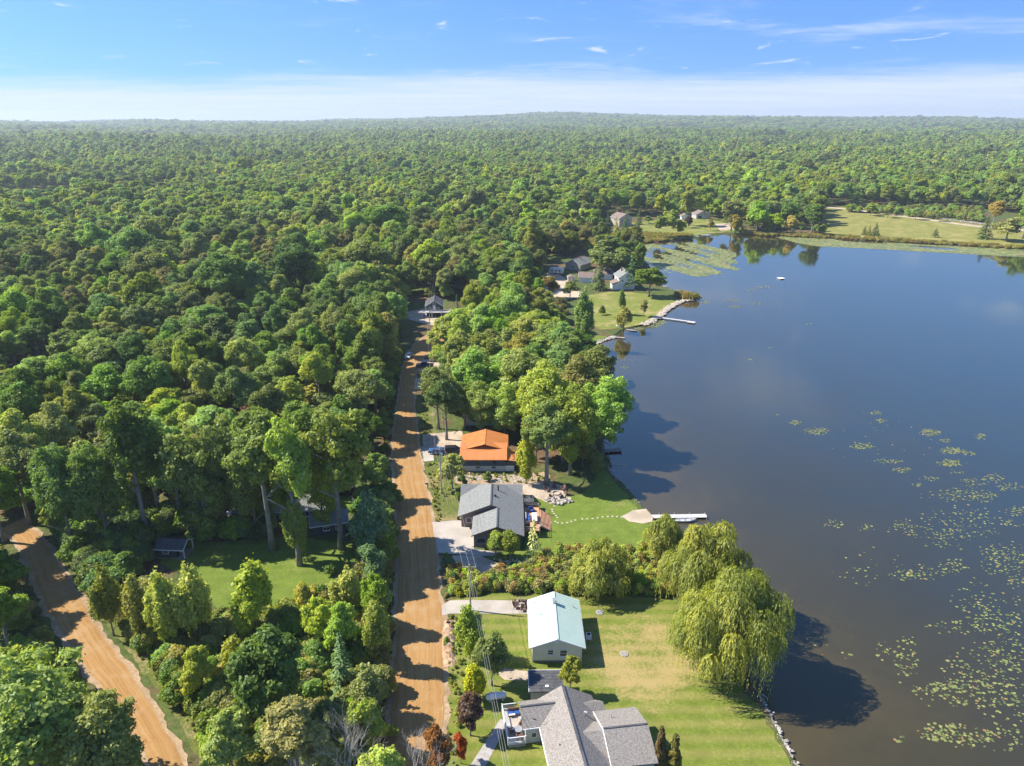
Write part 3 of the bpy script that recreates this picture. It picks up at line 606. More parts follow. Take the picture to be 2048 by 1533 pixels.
def reeds(name, R=1.2, H=1.9, n=420, seed=9):
    q = np.random.default_rng(seed); a = q.uniform(0, 6.283, n); r = R * np.sqrt(q.random(n)); h = H * q.uniform(0.5, 1.0, n)
    P_ = np.stack([r * np.cos(a), r * np.sin(a), h * 0.5], 1); A_ = unit(np.stack([q.normal(size=n) * 0.14, q.normal(size=n) * 0.14, np.ones(n)], 1))
    N_ = unit(np.stack([q.normal(size=n), q.normal(size=n), np.full(n, 0.35)], 1))
    return leaf_mesh(name, P_, N_, h * 0.52, q.random(n), M['leaf'], 0.10, A_)

def trunk(name, H=16.0, r=0.32, limbs=7, R=5.0, fork=0.35, seed=2, mat='bark', lean=0.03):
    q = random.Random(seed); b = MB(); n = 7; ax, ay = q.uniform(-lean, lean) * H, q.uniform(-lean, lean) * H
    pts = [(ax * t * t + q.uniform(-.08, .08) * r, ay * t * t, H * 0.86 * t - 0.1) for t in [k / n for k in range(n + 1)]]
    b.tube(pts, [r * (1.35 if k == 0 else 1 - 0.8 * k / n) for k in range(n + 1)], 8)
    for k in range(limbs):
        t = fork + (0.9 - fork) * k / max(1, limbs); z = H * 0.86 * t; a = k * 2.4 + q.uniform(-.4, .4); ln = R * q.uniform(0.55, 0.85) * (1.15 - 0.5 * t)
        p0 = (ax * t * t, ay * t * t, z); p1 = (p0[0] + ln * .45 * math.cos(a), p0[1] + ln * .45 * math.sin(a), z + ln * .35); p2 = (p0[0] + ln * math.cos(a + .2), p0[1] + ln * math.sin(a + .2), z + ln * .75)
        rr = r * (1 - 0.75 * t) * 0.62; b.tube([p0, p1, p2], [rr, rr * .65, rr * .25], 5)
    return b.mesh(name, M[mat], True)

def deadtree(name, H=6.0, seed=1):
    q = random.Random(seed); b = MB()
    def grow(p, d, ln, r, lev):
        e = p + d * ln; m_ = (p + e) / 2 + Vector((q.uniform(-.06, .06), q.uniform(-.06, .06), 0)) * ln
        b.tube([p, m_, e], [r, r * .8, r * .55], 5 if lev < 2 else 3, cap=lev > 3)
        if lev >= 5: return
        for k in range(3 if lev < 4 else 2):
            nd = (d + Vector((q.gauss(0, .42), q.gauss(0, .42), q.uniform(-.1, .35)))).normalized()
            grow(e if k else m_.lerp(e, .6), nd, ln * q.uniform(.58, .8), r * .55, lev + 1)
    for k in range(5):
        grow(Vector((q.uniform(-.3, .3), q.uniform(-.3, .3), -0.1)), Vector((q.uniform(-.55, .55), q.uniform(-.55, .55), 1)).normalized(), H * .34, .075, 0)
    return b.mesh(name, M['deadwood'])

# prototypes: (crown mesh, trunk mesh, nominal H, nominal R)
PR = {}
for k in range(7):      # wood trees, near
    Rk = [5.2, 4.6, 5.6, 4.9, 4.2, 5.0, 5.8][k]; Hk = [17, 16, 18, 15.5, 16.5, 18.5, 17][k]; bk = [5.5, 4.5, 6, 4.0, 5.0, 7.0, 5.5][k]
    PR['oak%d' % k] = (broad('crown', Rk, Hk, bk, 120, 19000, 0.225, 100 + k, cone=[0, .15, 0, .1, .3, 0, .05][k], crf=(0.12, 0.25), rag=0.36, tuft=0.10), trunk('trunk', Hk, 0.34, 7, Rk, 0.38, 50 + k), Hk, Rk)
for k in range(3):      # spreading trees clothed low down, at the open shore
    PR['low%d' % k] = (broad('crown', 6.0, 16, 1.6, 130, 20000, 0.225, 150 + k, crf=(0.12, 0.25), rag=0.3, low=-0.85, tuft=0.10, lobes=7), trunk('trunk', 15, 0.36, 9, 5.5, 0.25, 70 + k), 16, 6.0)
for k in range(3):      # tall open grown yard trees with bare lower trunks
    PR['tall%d' % k] = (broad('crown', 5.6, 20, [8.0, 7.0, 9.0][k], 120, 19000, 0.23, 130 + k, crf=(0.11, 0.23), rag=0.45, low=-0.8, tuft=0.10), trunk('trunk', 20, 0.46, 9, 5.6, 0.42, 80 + k, 'bark_grey', 0.02), 20, 5.6)
for k in range(4):      # wood trees, farther
    PR['mid%d' % k] = (broad('crown', 5.2, 16.5, 3.0, 64, 5200, 0.46, 160 + k, cone=0.1 * k, crf=(0.15, 0.29), rag=0.35, tuft=0.08), trunk('trunk', 15, 0.3, 4, 4.5, 0.4, 90 + k), 16.5, 5.2)
for k in range(3):
    PR['far%d' % k] = (broad('crown', 5.4, 16, 2.5, 34, 1300, 0.92, 190 + k, cone=0.1 * k, crf=(0.2, 0.36), rag=0.35), trunk('trunk', 13, 0.3, 2, 4, 0.4, 95 + k), 16, 5.4)
for k in range(3):
    PR['bush%d' % k] = (broad('foliage', 2.0, 3.2, 0.0, 40, 5500, 0.16, 210 + k, cone=0.1, crf=(0.18, 0.34), low=-0.3), trunk('stem', 2.6, 0.06, 5, 1.8, 0.1, 96 + k), 3.2, 2.0)
for k in range(3):      # sallow / shrub willow, feathery upright
    PR['sallow%d' % k] = (broad('crown', 2.6, 8.0, 0.6, 100, 13000, 0.15, 220 + k, cone=0.35, crf=(0.11, 0.24), squash=1.7, rag=0.55, low=-0.9, tuft=0.22), trunk('trunk', 7, 0.12, 7, 2.0, 0.1, 97 + k), 8.0, 2.6)
PR['young'] = (broad('crown', 2.4, 6.5, 1.0, 80, 12000, 0.14, 230, cone=0.25, crf=(0.12, 0.26), rag=0.5, tuft=0.16), trunk('trunk', 6, 0.11, 6, 2.2, 0.25, 98), 6.5, 2.4)
PR['topiary'] = (broad('crown', 1.6, 4.6, 0.9, 40, 5200, 0.16, 231, crf=(0.25, 0.38), rag=0.08, lobes=0), trunk('trunk', 4, 0.10, 5, 1.3, 0.2, 99), 4.6, 1.6)
PR['plum'] = (broad('crown', 2.0, 5.6, 0.8, 40, 6500, 0.20, 232, cone=0.1, crf=(0.22, 0.36), rag=0.15, lobes=0), trunk('trunk', 5, 0.12, 6, 1.8, 0.2, 100), 5.6, 2.0)
PR['cedar'] = (broad('crown', 1.25, 5.2, 0.05, 60, 6000, 0.15, 233, cone=0.72, crf=(0.2, 0.34), squash=1.4, rag=0.05, low=-1.0, lobes=0), trunk('trunk', 4.5, 0.09, 3, 0.8, 0.2, 101), 5.2, 1.25)
PR['willow0'] = (willow('crown', 8.4, 12.0, 5200, 3, ls=0.25), trunk('trunk', 9.5, 0.55, 9, 7, 0.22, 102), 12.0, 8.4)
PR['willow1'] = (willow('crown', 6.5, 10.5, 3800, 4, ls=0.25), trunk('trunk', 8.5, 0.42, 8, 5.5, 0.22, 103), 10.5, 6.5)
PR['willow2'] = (willow('crown', 3.6, 7.0, 1700, 6, ls=0.21), trunk('trunk', 5.5, 0.22, 7, 3, 0.22, 104), 7.0, 3.6)
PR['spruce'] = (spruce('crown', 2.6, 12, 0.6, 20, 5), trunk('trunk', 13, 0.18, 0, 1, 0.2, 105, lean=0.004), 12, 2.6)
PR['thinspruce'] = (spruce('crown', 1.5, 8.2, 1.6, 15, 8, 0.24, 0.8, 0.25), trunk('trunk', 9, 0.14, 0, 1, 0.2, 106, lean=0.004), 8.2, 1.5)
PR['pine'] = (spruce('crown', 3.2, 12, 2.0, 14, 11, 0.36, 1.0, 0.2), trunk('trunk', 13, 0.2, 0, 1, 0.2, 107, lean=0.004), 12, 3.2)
for k in range(2): PR['weed%d' % k] = (broad('foliage', 0.9, 1.5, 0.0, 24, 1500, 0.115, 240 + k, crf=(0.16, 0.40), squash=1.6, low=-0.2, tuft=0.3), None, 1.5, 0.9)
PR['reed'] = (reeds('blades'), None, 1.9, 1.2)

COL = dict(oak=(0.078, 0.112, 0.032), dark=(0.062, 0.094, 0.032), mid=(0.096, 0.132, 0.033), light=(0.112, 0.150, 0.032), lime=(0.140, 0.172, 0.028), olive=(0.115, 0.122, 0.042),
           yellow=(0.205, 0.195, 0.026), gold=(0.190, 0.150, 0.028), orange=(0.160, 0.100, 0.035), tan=(0.150, 0.122, 0.050), rust=(0.150, 0.085, 0.034), red=(0.260, 0.050, 0.030), plum=(0.062, 0.036, 0.036),
           willow=(0.136, 0.146, 0.048), sallow=(0.150, 0.172, 0.055), bluegreen=(0.060, 0.092, 0.062), spruce=(0.040, 0.066, 0.032), greyspruce=(0.145, 0.150, 0.098), weed=(0.135, 0.100, 0.046), reed=(0.130, 0.118, 0.045), grassy=(0.120, 0.145, 0.040))
COL = {k: tuple(x * f for x, f in zip(v, (2.78, 2.85, 1.85))) for k, v in COL.items()}
trees_at = []
def tree(name, x, y, kind, H, R=None, col='oak', label=None, cat='tree', group=None, rot=None, z=None, tint=1.0, one=False):
    cr, tr, h0, r0 = PR[kind]; z = float(ground_h(x, y)) if z is None else z
    s = H / h0; sx = s if R is None else R / r0; rot = random.uniform(0, 6.283) if rot is None else rot
    c = COL[col] if isinstance(col, str) else col
    t = thing(name, label, cat, (x, y, z - 0.03), rot, group); t.scale = (sx, sx, s)
    o = put(cr.name.split('.')[0], cr, t); o['tint'] = [c[0] * tint, c[1] * tint, c[2] * tint]
    if tr is not None: put(tr.name.split('.')[0], tr, t)
    trees_at.append((x, y)); return t, o
def ptree(name, u, vb, vt, hw, kind, col, label, cat='tree', group=None, tint=1.0, rot=None):
    "tree whose foot, top and half width the photograph shows at these pixels"
    x, y = g(u, vb); H = top_z(y, vt) - GZ; return tree(name, x, y, kind, H, hw * px_m(y, GZ + H * .5), col, label, cat, group, rot, None, tint)

def scatter(name, pts, sources, label, cat, scales, stuff=True, zs=None, widen=None, groves=0):
    "one object that grows many alike plants: points carry turn, size and kind, the plants are drawn from the given crowns"
    n = len(pts); pts = np.asarray(pts, float)
    z = ground_h(pts[:, 0], pts[:, 1]) - 0.05 if zs is None else zs
    me = bpy.data.meshes.new(name); me.vertices.add(n); me.vertices.foreach_set('co', np.stack([pts[:, 0], pts[:, 1], z], 1).astype(np.float32).ravel()); me.update()
    tn = np.array([list(so['tint']) for so in sources]); which = rng.integers(0, len(sources), n)
    if groves:         # stands of like trees: kind and size follow the place, with single trees breaking the rule
        gx, gy = pts[:, 0] / groves, pts[:, 1] / groves
        gp = np.sin(gx + 1.1) * np.cos(gy * .8 + .3) + .6 * np.sin(gx * 2.1 - gy * 1.7) + .4 * np.sin(gx * 4.3 + gy * 3.9 + 2) + rng.normal(size=n) * .75
        rank = np.argsort(np.argsort(gp)) / n; order_ = np.argsort(tn.sum(1)); which = order_[np.minimum((rank * len(sources)).astype(int), len(sources) - 1)]
        gs = np.sin(gy * 1.3 + .7) * np.cos(gx * 1.1) + .7 * np.sin(gx * 2.9 + gy * 2.3); scales = np.asarray(scales) * (1 + .14 * gs) * np.where(rng.random(n) < .07, 1.3, 1.0) * np.where(rng.random(n) < .12, .7, 1.0)
    sx = np.asarray(scales); wd = sx * (1 if widen is None else widen)
    def attr(nm, ty, val, key): a = me.attributes.new(nm, ty, 'POINT'); a.data.foreach_set(key, val)
    attr('size', 'FLOAT_VECTOR', np.stack([wd, wd, sx], 1).astype(np.float32).ravel(), 'vector')
    attr('tint', 'FLOAT_VECTOR', tn[which].astype(np.float32).ravel(), 'vector'); attr('rnd', 'FLOAT', rng.random(n).astype(np.float32), 'value')
    attr('turn', 'FLOAT_VECTOR', np.stack([np.zeros(n), np.zeros(n), rng.uniform(0, 6.283, n)], 1).astype(np.float32).ravel(), 'vector')
    attr('which', 'INT', which.astype(np.int32), 'value')
    o = put(name, me); tag(o, label, cat, kind='stuff')
    ng = bpy.data.node_groups.new(name, 'GeometryNodeTree')
    ng.interface.new_socket('Geometry', in_out='INPUT', socket_type='NodeSocketGeometry'); ng.interface.new_socket('Geometry', in_out='OUTPUT', socket_type='NodeSocketGeometry')
    nn, ll = ng.nodes, ng.links; gi = nn.new('NodeGroupInput'); go = nn.new('NodeGroupOutput')
    gti = nn.new('GeometryNodeGeometryToInstance')
    for s in reversed(sources):
        oi = nn.new('GeometryNodeObjectInfo'); oi.inputs['Object'].default_value = s; oi.inputs['As Instance'].default_value = True; oi.transform_space = 'ORIGINAL'
        if len(sources) > 1: ll.new(oi.outputs['Geometry'], gti.inputs[0])
    jn = nn.new('GeometryNodeJoinGeometry'); 
    for nd in [x for x in nn if x.bl_idname == 'GeometryNodeObjectInfo']: ll.new(nd.outputs['Geometry'], jn.inputs[0])
    iop = nn.new('GeometryNodeInstanceOnPoints'); iop.inputs['Pick Instance'].default_value = True
    def na(nm, ty): a = nn.new('GeometryNodeInputNamedAttribute'); a.data_type = ty; a.inputs['Name'].default_value = nm; return a.outputs[0]
    ll.new(gi.outputs[0], iop.inputs['Points']); ll.new(jn.outputs[0], iop.inputs['Instance'])
    ll.new(na('which', 'INT'), iop.inputs['Instance Index']); ll.new(na('size', 'FLOAT_VECTOR'), iop.inputs['Scale']); ll.new(na('turn', 'FLOAT_VECTOR'), iop.inputs['Rotation'])
    ll.new(iop.outputs[0], go.inputs[0]); nn.remove(gti)
    md = o.modifiers.new('plants', 'NODES'); md.node_group = ng
    return o

# ------------------------------------------------------------------ buildings
def window(parent, face, p, z, ww, wh, half, trim='white', name='window'):
    "frame, pane and sill set on a wall; face f/b/l/r of a box with half sizes half=(hx, hy)"
    fx, fy = half; t = 0.07
    if face in 'fb':
        sgn = -1 if face == 'f' else 1; y = sgn * fy
        B = lambda x0, z0, x1, z1, d0, d1: (min(x0, x1), min(y + sgn * d0, y + sgn * d1), z0, max(x0, x1), max(y + sgn * d0, y + sgn * d1), z1)
    else:
        sgn = -1 if face == 'l' else 1; x = sgn * fx
        B = lambda a0, z0, a1, z1, d0, d1: (min(x + sgn * d0, x + sgn * d1), min(a0, a1), z0, max(x + sgn * d0, x + sgn * d1), max(a0, a1), z1)
    fr = MB(); e = 0.09
    fr.box(*B(p - ww / 2 - e, z - e, p - ww / 2, z + wh + e, -0.02, t)); fr.box(*B(p + ww / 2, z - e, p + ww / 2 + e, z + wh + e, -0.02, t))
    fr.box(*B(p - ww / 2, z - e, p + ww / 2, z, -0.02, t)); fr.box(*B(p - ww / 2, z + wh, p + ww / 2, z + wh + e, -0.02, t))
    fr.box(*B(p - 0.025, z, p + 0.025, z + wh, -0.02, t - 0.02) if ww > 1.0 else B(p - ww / 2, z + wh / 2 - 0.025, p + ww / 2, z + wh / 2 + 0.025, -0.02, t - 0.02))
    o = fr.build(name, M[trim], parent)
    MB().box(*B(p - ww / 2, z, p + ww / 2, z + wh, -0.03, 0.02)).build('pane', M['glass'], o)
    MB().box(*B(p - ww / 2 - 0.14, z - e - 0.05, p + ww / 2 + 0.14, z - e, 0.0, 0.13)).build('sill', M[trim], o)
    return o
def door(parent, face, p, z, half, mat='white'):
    fx, fy = half; b, k = MB(), MB()
    if face in 'fb':
        y = -fy if face == 'f' else fy; s = -1 if face == 'f' else 1
        b.box(p - .46, min(y, y + s * .06), z, p + .46, max(y, y + s * .06), z + 2.0); k.box(p + .30, min(y + s * .06, y + s * .12), z + .95, p + .38, max(y + s * .06, y + s * .12), z + 1.05)
    else:
        x = -fx if face == 'l' else fx; s = -1 if face == 'l' else 1
        b.box(min(x, x + s * .06), p - .46, z, max(x, x + s * .06), p + .46, z + 2.0); k.box(min(x + s * .06, x + s * .12), p + .30, z + .95, max(x + s * .06, x + s * .12), p + .38, z + 1.05)
    o = b.build('door', M[mat], parent); k.build('handle', M['metal'], o); return o
def gable_roof(parent, w, d, h, rise, ov, ovf, mat, trim='white', t=0.16, ribs=0.0, cx=0.0, cy=0.0, name='roof'):
    "ridge along local Y; w, d of the walls, h eave height"
    sl = rise / (w / 2); xe = w / 2 + ov; ze = h - ov * sl; y0, y1 = cy - d / 2 - ovf, cy + d / 2 + ovf; zr = h + rise
    r = MB(); r.plate([(cx - xe, y0, ze + t), (cx, y0, zr + t), (cx, y1, zr + t), (cx - xe, y1, ze + t)], t - 0.02); r.plate([(cx, y0, zr + t), (cx + xe, y0, ze + t), (cx + xe, y1, ze + t), (cx, y1, zr + t)], t - 0.02)
    ro = r.build(name, M[mat], parent)
    MB().bar((cx, y0 + .02, zr + t + .015), (cx, y1 - .02, zr + t + .015), 0.34, 0.05).build('ridge_cap', M[mat], ro)
    f = MB()
    for s in (-1, 1):
        for yy in (y0 - .02, y1 + .02): f.bar((cx + s * xe, yy, ze + .05), (cx, yy, zr + .05), 0.05, 0.2)
        f.bar((cx + s * (xe + .03), y0, ze + .03), (cx + s * (xe + .03), y1, ze + .03), 0.06, 0.18)
    f.build('fascia', M[trim], ro)
    if ribs:
        q = MB(); n = int((y1 - y0) / ribs)
        for k in range(1, n):
            yy = y0 + (y1 - y0) * k / n
            for s in (-1, 1): q.bar((cx, yy, zr + t + .012), (cx + s * xe, yy, ze + t + .012), 0.04, 0.03)
        tag(q.build('standing_seams', M[mat], ro), kind='stuff')
    return ro
def gable_walls(parent, w, d, h, rise, mat, z0=0.0, cx=0.0, cy=0.0, name='wall'):
    pr = [(-w / 2, z0), (w / 2, z0), (w / 2, h), (0, h + rise - 0.02), (-w / 2, h)]
    return MB().wallpoly([(cx + x, cy - d / 2, z) for x, z in pr], (0, d, 0)).build(name, M[mat], parent)
def house(name, label, x, y, rot, w, d, h, rise, wall, roof, ov=0.45, ovf=0.4, wins=(), found=0.0, fmat='foundation', chim=None, trim='white', ribs=0.0, doors=(), cat='house', group=None, z=None):
    t = thing(name, label, cat, (x, y, GZ if z is None else z), rot, group)
    if found: MB().box(-w / 2 + .04, -d / 2 + .04, -0.1, w / 2 - .04, d / 2 - .04, found).build('foundation', M[fmat], t)
    gable_walls(t, w, d, h, rise, wall, found)
    ro = gable_roof(t, w, d, h, rise, ov, ovf, roof, trim, ribs=ribs)
    for wn in wins: window(t, *wn, (w / 2, d / 2), trim)
    for dn in doors: door(t, *dn, (w / 2, d / 2))
    if chim:
        cx_, cy_, zt = chim; MB().box(cx_ - .3, cy_ - .3, h, cx_ + .3, cy_ + .3, zt).build('chimney', M['brick_red'], ro)
    return t, ro
def pipe(parent, x, y, z0, z1, r=0.07, mat='metal', name='vent_pipe'): return MB().cyl(x, y, z0, z1, r, 8).build(name, M[mat], parent)

# mint metal roof, cream gable ------------------------------------------------
t, ro = house('mint_roof_house', 'cream house with pale mint metal roof beside the parched lawn', 6.62, 88.9, 0, 7.2, 10.0, 3.15, 1.42, 'cream', 'mint', 0.5, 0.5, [('f', -.95, 1.55, .75, .75), ('f', .95, 1.25, 1.0, 1.05), ('r', -2, 1.3, 1.2, 1.0), ('r', 2, 1.3, 1.2, 1.0), ('l', -2.5, 1.3, 1.0, 1.0)], found=0.42, ribs=0.45, doors=[('l', 1.5, .45)])
for s in (-1, 1): MB().bar((s * 3.58, -5.06, .3), (s * 3.58, -5.06, 2.9), .1, .1).build('downspout', M['white'], t)
b = MB().box(-.27, 2.4, 4.1, .27, 2.94, 5.35); c_ = b.build('chimney', M['metal'], ro); MB().box(-.36, 2.31, 5.35, .36, 3.03, 5.45).build('cap', M['metal'], c_)
for (x, y, z) in ((-2.2, 1.0, 3.9), (-3.1, 4.2, 3.5), (2.9, 3.2, 3.6)): pipe(ro, x, y, z - .3, z + .38)
MB().box(-.35, -5.06, 3.55, .35, -5.0, 4.0).build('gable_vent', M['white'], t)

# dark low roofed carport -----------------------------------------------------
t = thing('carport', 'low building with dark flat roof behind the taupe roofed house', 'carport', (4.65, 77.6, GZ), R_(1))
MB().box(-2.1, -1.6, 0, 2.1, 1.5, 2.2).build('wall', M['grey_siding'], t)
ro = MB().plate([(-2.35, -1.9, 2.45), (2.35, -1.9, 2.45), (2.35, 1.75, 2.75), (-2.35, 1.75, 2.75)], .14).build('roof', M['shingle_dark'], t)
f = MB(); f.bar((-2.38, -1.9, 2.38), (-2.38, 1.75, 2.68), .06, .2); f.bar((-2.35, 1.8, 2.68), (2.35, 1.8, 2.68), .06, .2); f.build('fascia', M['white'], ro)
for k in range(1, 7): MB().bar((-2.3, -1.9 + k * .52, 2.463 + k * .043), (2.3, -1.9 + k * .52, 2.463 + k * .043), .03, .03).build('roof_batten', M['shingle_dark'], ro)
MB().box(-.1, -1.2, 2.5, .35, -.85, 2.62).build('roof_hatch', M['white'], ro)

# taupe roofed house, lower edge ------------------------------------------------
TH = R_(8.6)
t = thing('taupe_roof_house', 'large house with taupe shingle roof cut by the bottom edge', 'house', (6.7, 74.2, GZ), TH)
z0 = -GZ
w_ = MB()
w_.wallpoly([(-3.5, -.35, 0), (3.6, -.35, 0), (3.6, -.35, 2.75), (0, -.35, 4.8), (-3.5, -.35, 2.85)], (0, -17, 0))
w_.wallpoly([(-5.6, 0, 0), (-5.6, 0, 2.7), (-5.6, -2.0, 3.95), (-5.6, -4.0, 2.7), (-5.6, -4.0, 0)], (2.2, 0, 0))
w_.box(3.6, -3.2, 0, 5.0, -1.0, 2.6)
w_.wallpoly([(3.6, -3.3, 0), (3.6, -3.3, 2.75), (3.6, -7.5, 4.45), (3.6, -11.3, 2.85), (3.6, -11.3, 0)], (5.3, 0, 0))
w_.build('wall', M['grey_siding'], t)
r = MB()
zz = lambda x: 5.0 - .58 * abs(x)
r.plate([(-3.85, .05, zz(3.85)), (0, .05, 5.0), (0, -18, 5.0), (-3.85, -18, zz(3.85))][::-1], .16); r.plate([(0, .05, 5.0), (4.1, .05, zz(4.1)), (4.1, -18, zz(4.1)), (0, -18, 5.0)][::-1], .16)
r.build('roof', M['shingle2'], t)
wr = MB(); wr.plate([(-6.0, .3, 2.82), (-3.6, .3, 2.82), (-1.35, -2.0, 4.22), (-6.0, -2.0, 4.22)], .16); wr.plate([(-6.0, -2.0, 4.22), (-1.35, -2.0, 4.22), (-3.75, -4.3, 2.82), (-6.0, -4.3, 2.82)], .16); wro = wr.build('wing_roof', M['shingle2'], t)
br = MB(); br.plate([(2.2, -2.1, 3.72), (4.3, -.7, 2.6), (5.35, -1.1, 2.5)], .12); br.plate([(2.2, -2.1, 3.72), (5.35, -1.1, 2.5), (5.35, -3.1, 2.5)], .12); br.plate([(2.2, -2.1, 3.72), (5.35, -3.1, 2.5), (4.3, -3.5, 2.6)], .12); br.build('bay_roof', M['shingle2'], t)
gr = MB(); gr.plate([(3.5, -2.9, 2.9), (9.2, -3.0, 2.9), (9.2, -7.6, 4.75), (3.5, -7.5, 4.75)], .16); gr.plate([(3.5, -7.5, 4.75), (9.2, -7.6, 4.75), (9.2, -11.9, 3.0), (3.5, -11.7, 3.0)], .16); gro = gr.build('garage_roof', M['shingle2'], t)
cr = MB(); cr.plate([(.9, -7.5, 4.55), (3.5, -7.5, 4.55), (3.5, -4.6, 3.1), (3.2, -4.6, 3.1)], .12); cr.plate([(.9, -7.5, 4.55), (3.2, -10.4, 3.1), (3.5, -10.4, 3.1), (3.5, -7.5, 4.55)], .12); cr.build('link_roof', M['shingle2'], t)
q = MB(); q.bar((0, .03, 5.03), (0, -18, 5.03), .32, .06); q.build('ridge_cap', M['shingle_dark'], t)
q = MB(); q.bar((-6.0, -2.0, 4.25), (-1.4, -2.0, 4.25), .24, .05); q.build('ridge_cap', M['shingle_dark'], t)
q = MB(); q.bar((3.5, -7.5, 4.78), (9.2, -7.6, 4.78), .24, .05); q.build('ridge_cap', M['shingle_dark'], t)
q = MB(); q.bar((3.45, -2.9, 2.85), (3.45, -7.5, 4.68), .08, .22); q.bar((3.45, -7.5, 4.68), (3.45, -11.7, 2.93), .08, .22); q.build('fascia', M['white'], t)
q = MB(); q.bar((-3.9, -4.4, 2.62), (-3.9, -18, 2.62), .1, .14); q.bar((-6.02, -4.33, 2.72), (-3.8, -4.33, 2.72), .1, .14); q.build('gutter', M['white'], t)
for x, y, z in ((-4.6, -3.4, 3.3), (-2.2, -8.2, 3.7), (5.3, -5.0, 3.9)): pipe(t, x, y, z - .2, z + .4)
c_ = MB().tube([(2.0, -4.2, 3.6), (2.0, -4.2, 4.35), (2.25, -4.45, 4.45)], .12, 8).build('flue_pipe', M['metal'], t)
an = MB(); an.bar((-3.6, -4.1, 3.0), (-3.6, -4.1, 4.1), .03, .03); an.bar((-4.1, -4.1, 3.9), (-3.1, -4.1, 3.9), .02, .02); an.bar((-3.6, -4.4, 4.0), (-3.6, -3.8, 4.0), .02, .02); an.build('aerial', M['metal'], t)
o = MB().box(-4.9, -4.07, .95, -4.2, -3.99, 1.75).build('window', M['white'], t); MB().box(-4.83, -4.09, 1.02, -4.27, -4.06, 1.68).build('pane', M['glass'], o)
o = MB().box(8.88, -10, 1.0, 8.95, -8.6, 1.9).build('window', M['white'], t); MB().box(8.93, -9.9, 1.06, 8.97, -8.7, 1.84).build('pane', M['glass'], o)
# its deck with white railing
dk = MB().box(-8.0, -4.5, .62, -5.62, 1.2, .78).build('deck', M['deck_grey'], t)
MB().box(-7.9, -4.4, 0, -5.7, 1.1, .6).build('deck_skirt', M['old_wood'], dk)
ra = MB()
for a, e in (((-7.95, -4.45), (-7.95, 1.15)), ((-7.95, -4.45), (-5.7, -4.45)), ((-7.95, 1.15), (-6.1, 1.15))):
    for zh in (.95, 1.72): ra.bar((*a, zh), (*e, zh), .09, .08)
    n = int(math.hypot(e[0] - a[0], e[1] - a[1]) / .16)
    for k in range(n): ra.bar((a[0] + (e[0] - a[0]) * k / n, a[1] + (e[1] - a[1]) * k / n, .95), (a[0] + (e[0] - a[0]) * k / n, a[1] + (e[1] - a[1]) * k / n, 1.7), .035, .035)
ra.build('railing', M['white'], dk)
for p in ((-7.95, -4.45), (-7.95, -1.6), (-7.95, 1.15), (-5.7, -4.45)): MB().box(p[0] - .07, p[1] - .07, .6, p[0] + .07, p[1] + .07, 1.85).build('post', M['white'], dk)
def on_deck(lx, ly): return (6.7 + lx * math.cos(TH) - ly * math.sin(TH), 74.2 + lx * math.sin(TH) + ly * math.cos(TH))

# grey shingled house with cedar deck ----------------------------------------------
t = thing('grey_house', 'brown sided house with grey shingle roof and cedar deck facing the lake', 'house', (-4.1, 120, GZ), 0); zg = GZ
w_ = MB()
w_.wallpoly([(-9.95, 121.1, zg), (1.6, 121.1, zg), (1.6, 121.1, 3.25), (-4.1, 121.1, 5.55), (-9.95, 121.1, 3.15)], (0, 8.2, 0))
w_.wallpoly([(-7.15, 114.1, zg), (1.6, 114.1, zg), (1.6, 114.1, 3.25), (-2.75, 114.1, 5.0), (-7.15, 114.1, 3.2)], (0, 6.99, 0))
w_.wallpoly([(-9.95, 129.3, zg), (-9.95, 129.3, 3.6), (-9.95, 130.5, 4.45), (-9.95, 133.6, 2.95), (-9.95, 133.6, zg)], (11.55, 0, 0))
w_.build('wall', M['brown_siding'], t, world=True)
r = MB()
r.plate([(-10.6, 120.6, 3.15), (-4.1, 120.6, 5.8), (-4.1, 129, 5.8), (-6.8, 130.5, 4.7), (-10.6, 128.4, 3.15)], .17)
r.plate([(-10.6, 128.4, 3.15), (-6.8, 130.5, 4.7), (-10.6, 130.5, 4.7)], .17)
r.plate([(-4.1, 120.6, 5.8), (-2.75, 120.6, 5.25), (-2.75, 113.6, 5.25), (2.2, 113.6, 3.23), (2.2, 128.4, 3.23), (-1.4, 130.5, 4.7), (-4.1, 129, 5.8)], .17)
r.plate([(2.2, 128.4, 3.23), (2.2, 130.5, 4.7), (-1.4, 130.5, 4.7)], .17); r.plate([(-6.8, 130.5, 4.7), (-4.1, 129, 5.8), (-1.4, 130.5, 4.7)][::-1], .17)
r.plate([(-10.6, 130.5, 4.7), (2.2, 130.5, 4.7), (2.2, 134, 3.0), (-10.6, 134, 3.0)], .17)
r.plate([(-7.6, 113.6, 3.27), (-2.75, 113.6, 5.25), (-2.75, 120.58, 5.25), (-7.6, 120.58, 3.27)], .17)
ro = r.build('roof', M['shingle'], t, world=True)
q = MB(); q.bar((-4.1, 120.6, 5.83), (-4.1, 129, 5.83), .3, .05); q.build('ridge_cap', M['shingle_dark'], t, world=True)
q = MB(); q.bar((-2.75, 113.6, 5.28), (-2.75, 120.5, 5.28), .3, .05); q.build('ridge_cap', M['shingle_dark'], t, world=True)
f = MB()
for a, e in (((-10.6, 120.55, 3.07), (-4.1, 120.55, 5.72)), ((-7.6, 113.55, 3.18), (-2.75, 113.55, 5.16)), ((-2.75, 113.55, 5.16), (2.2, 113.55, 3.14)), ((-4.1, 120.55, 5.72), (-2.75, 120.55, 5.17)), ((2.25, 113.6, 3.12), (2.25, 128.4, 3.12))): f.bar(a, e, .06, .2)
f.build('fascia', M['brown_siding'], t, world=True)
MB().tube([(-2.8, 127.2, 5.0), (-2.8, 127.2, 6.4)], .14, 8).build('flue_pipe', M['black'], t, world=True)
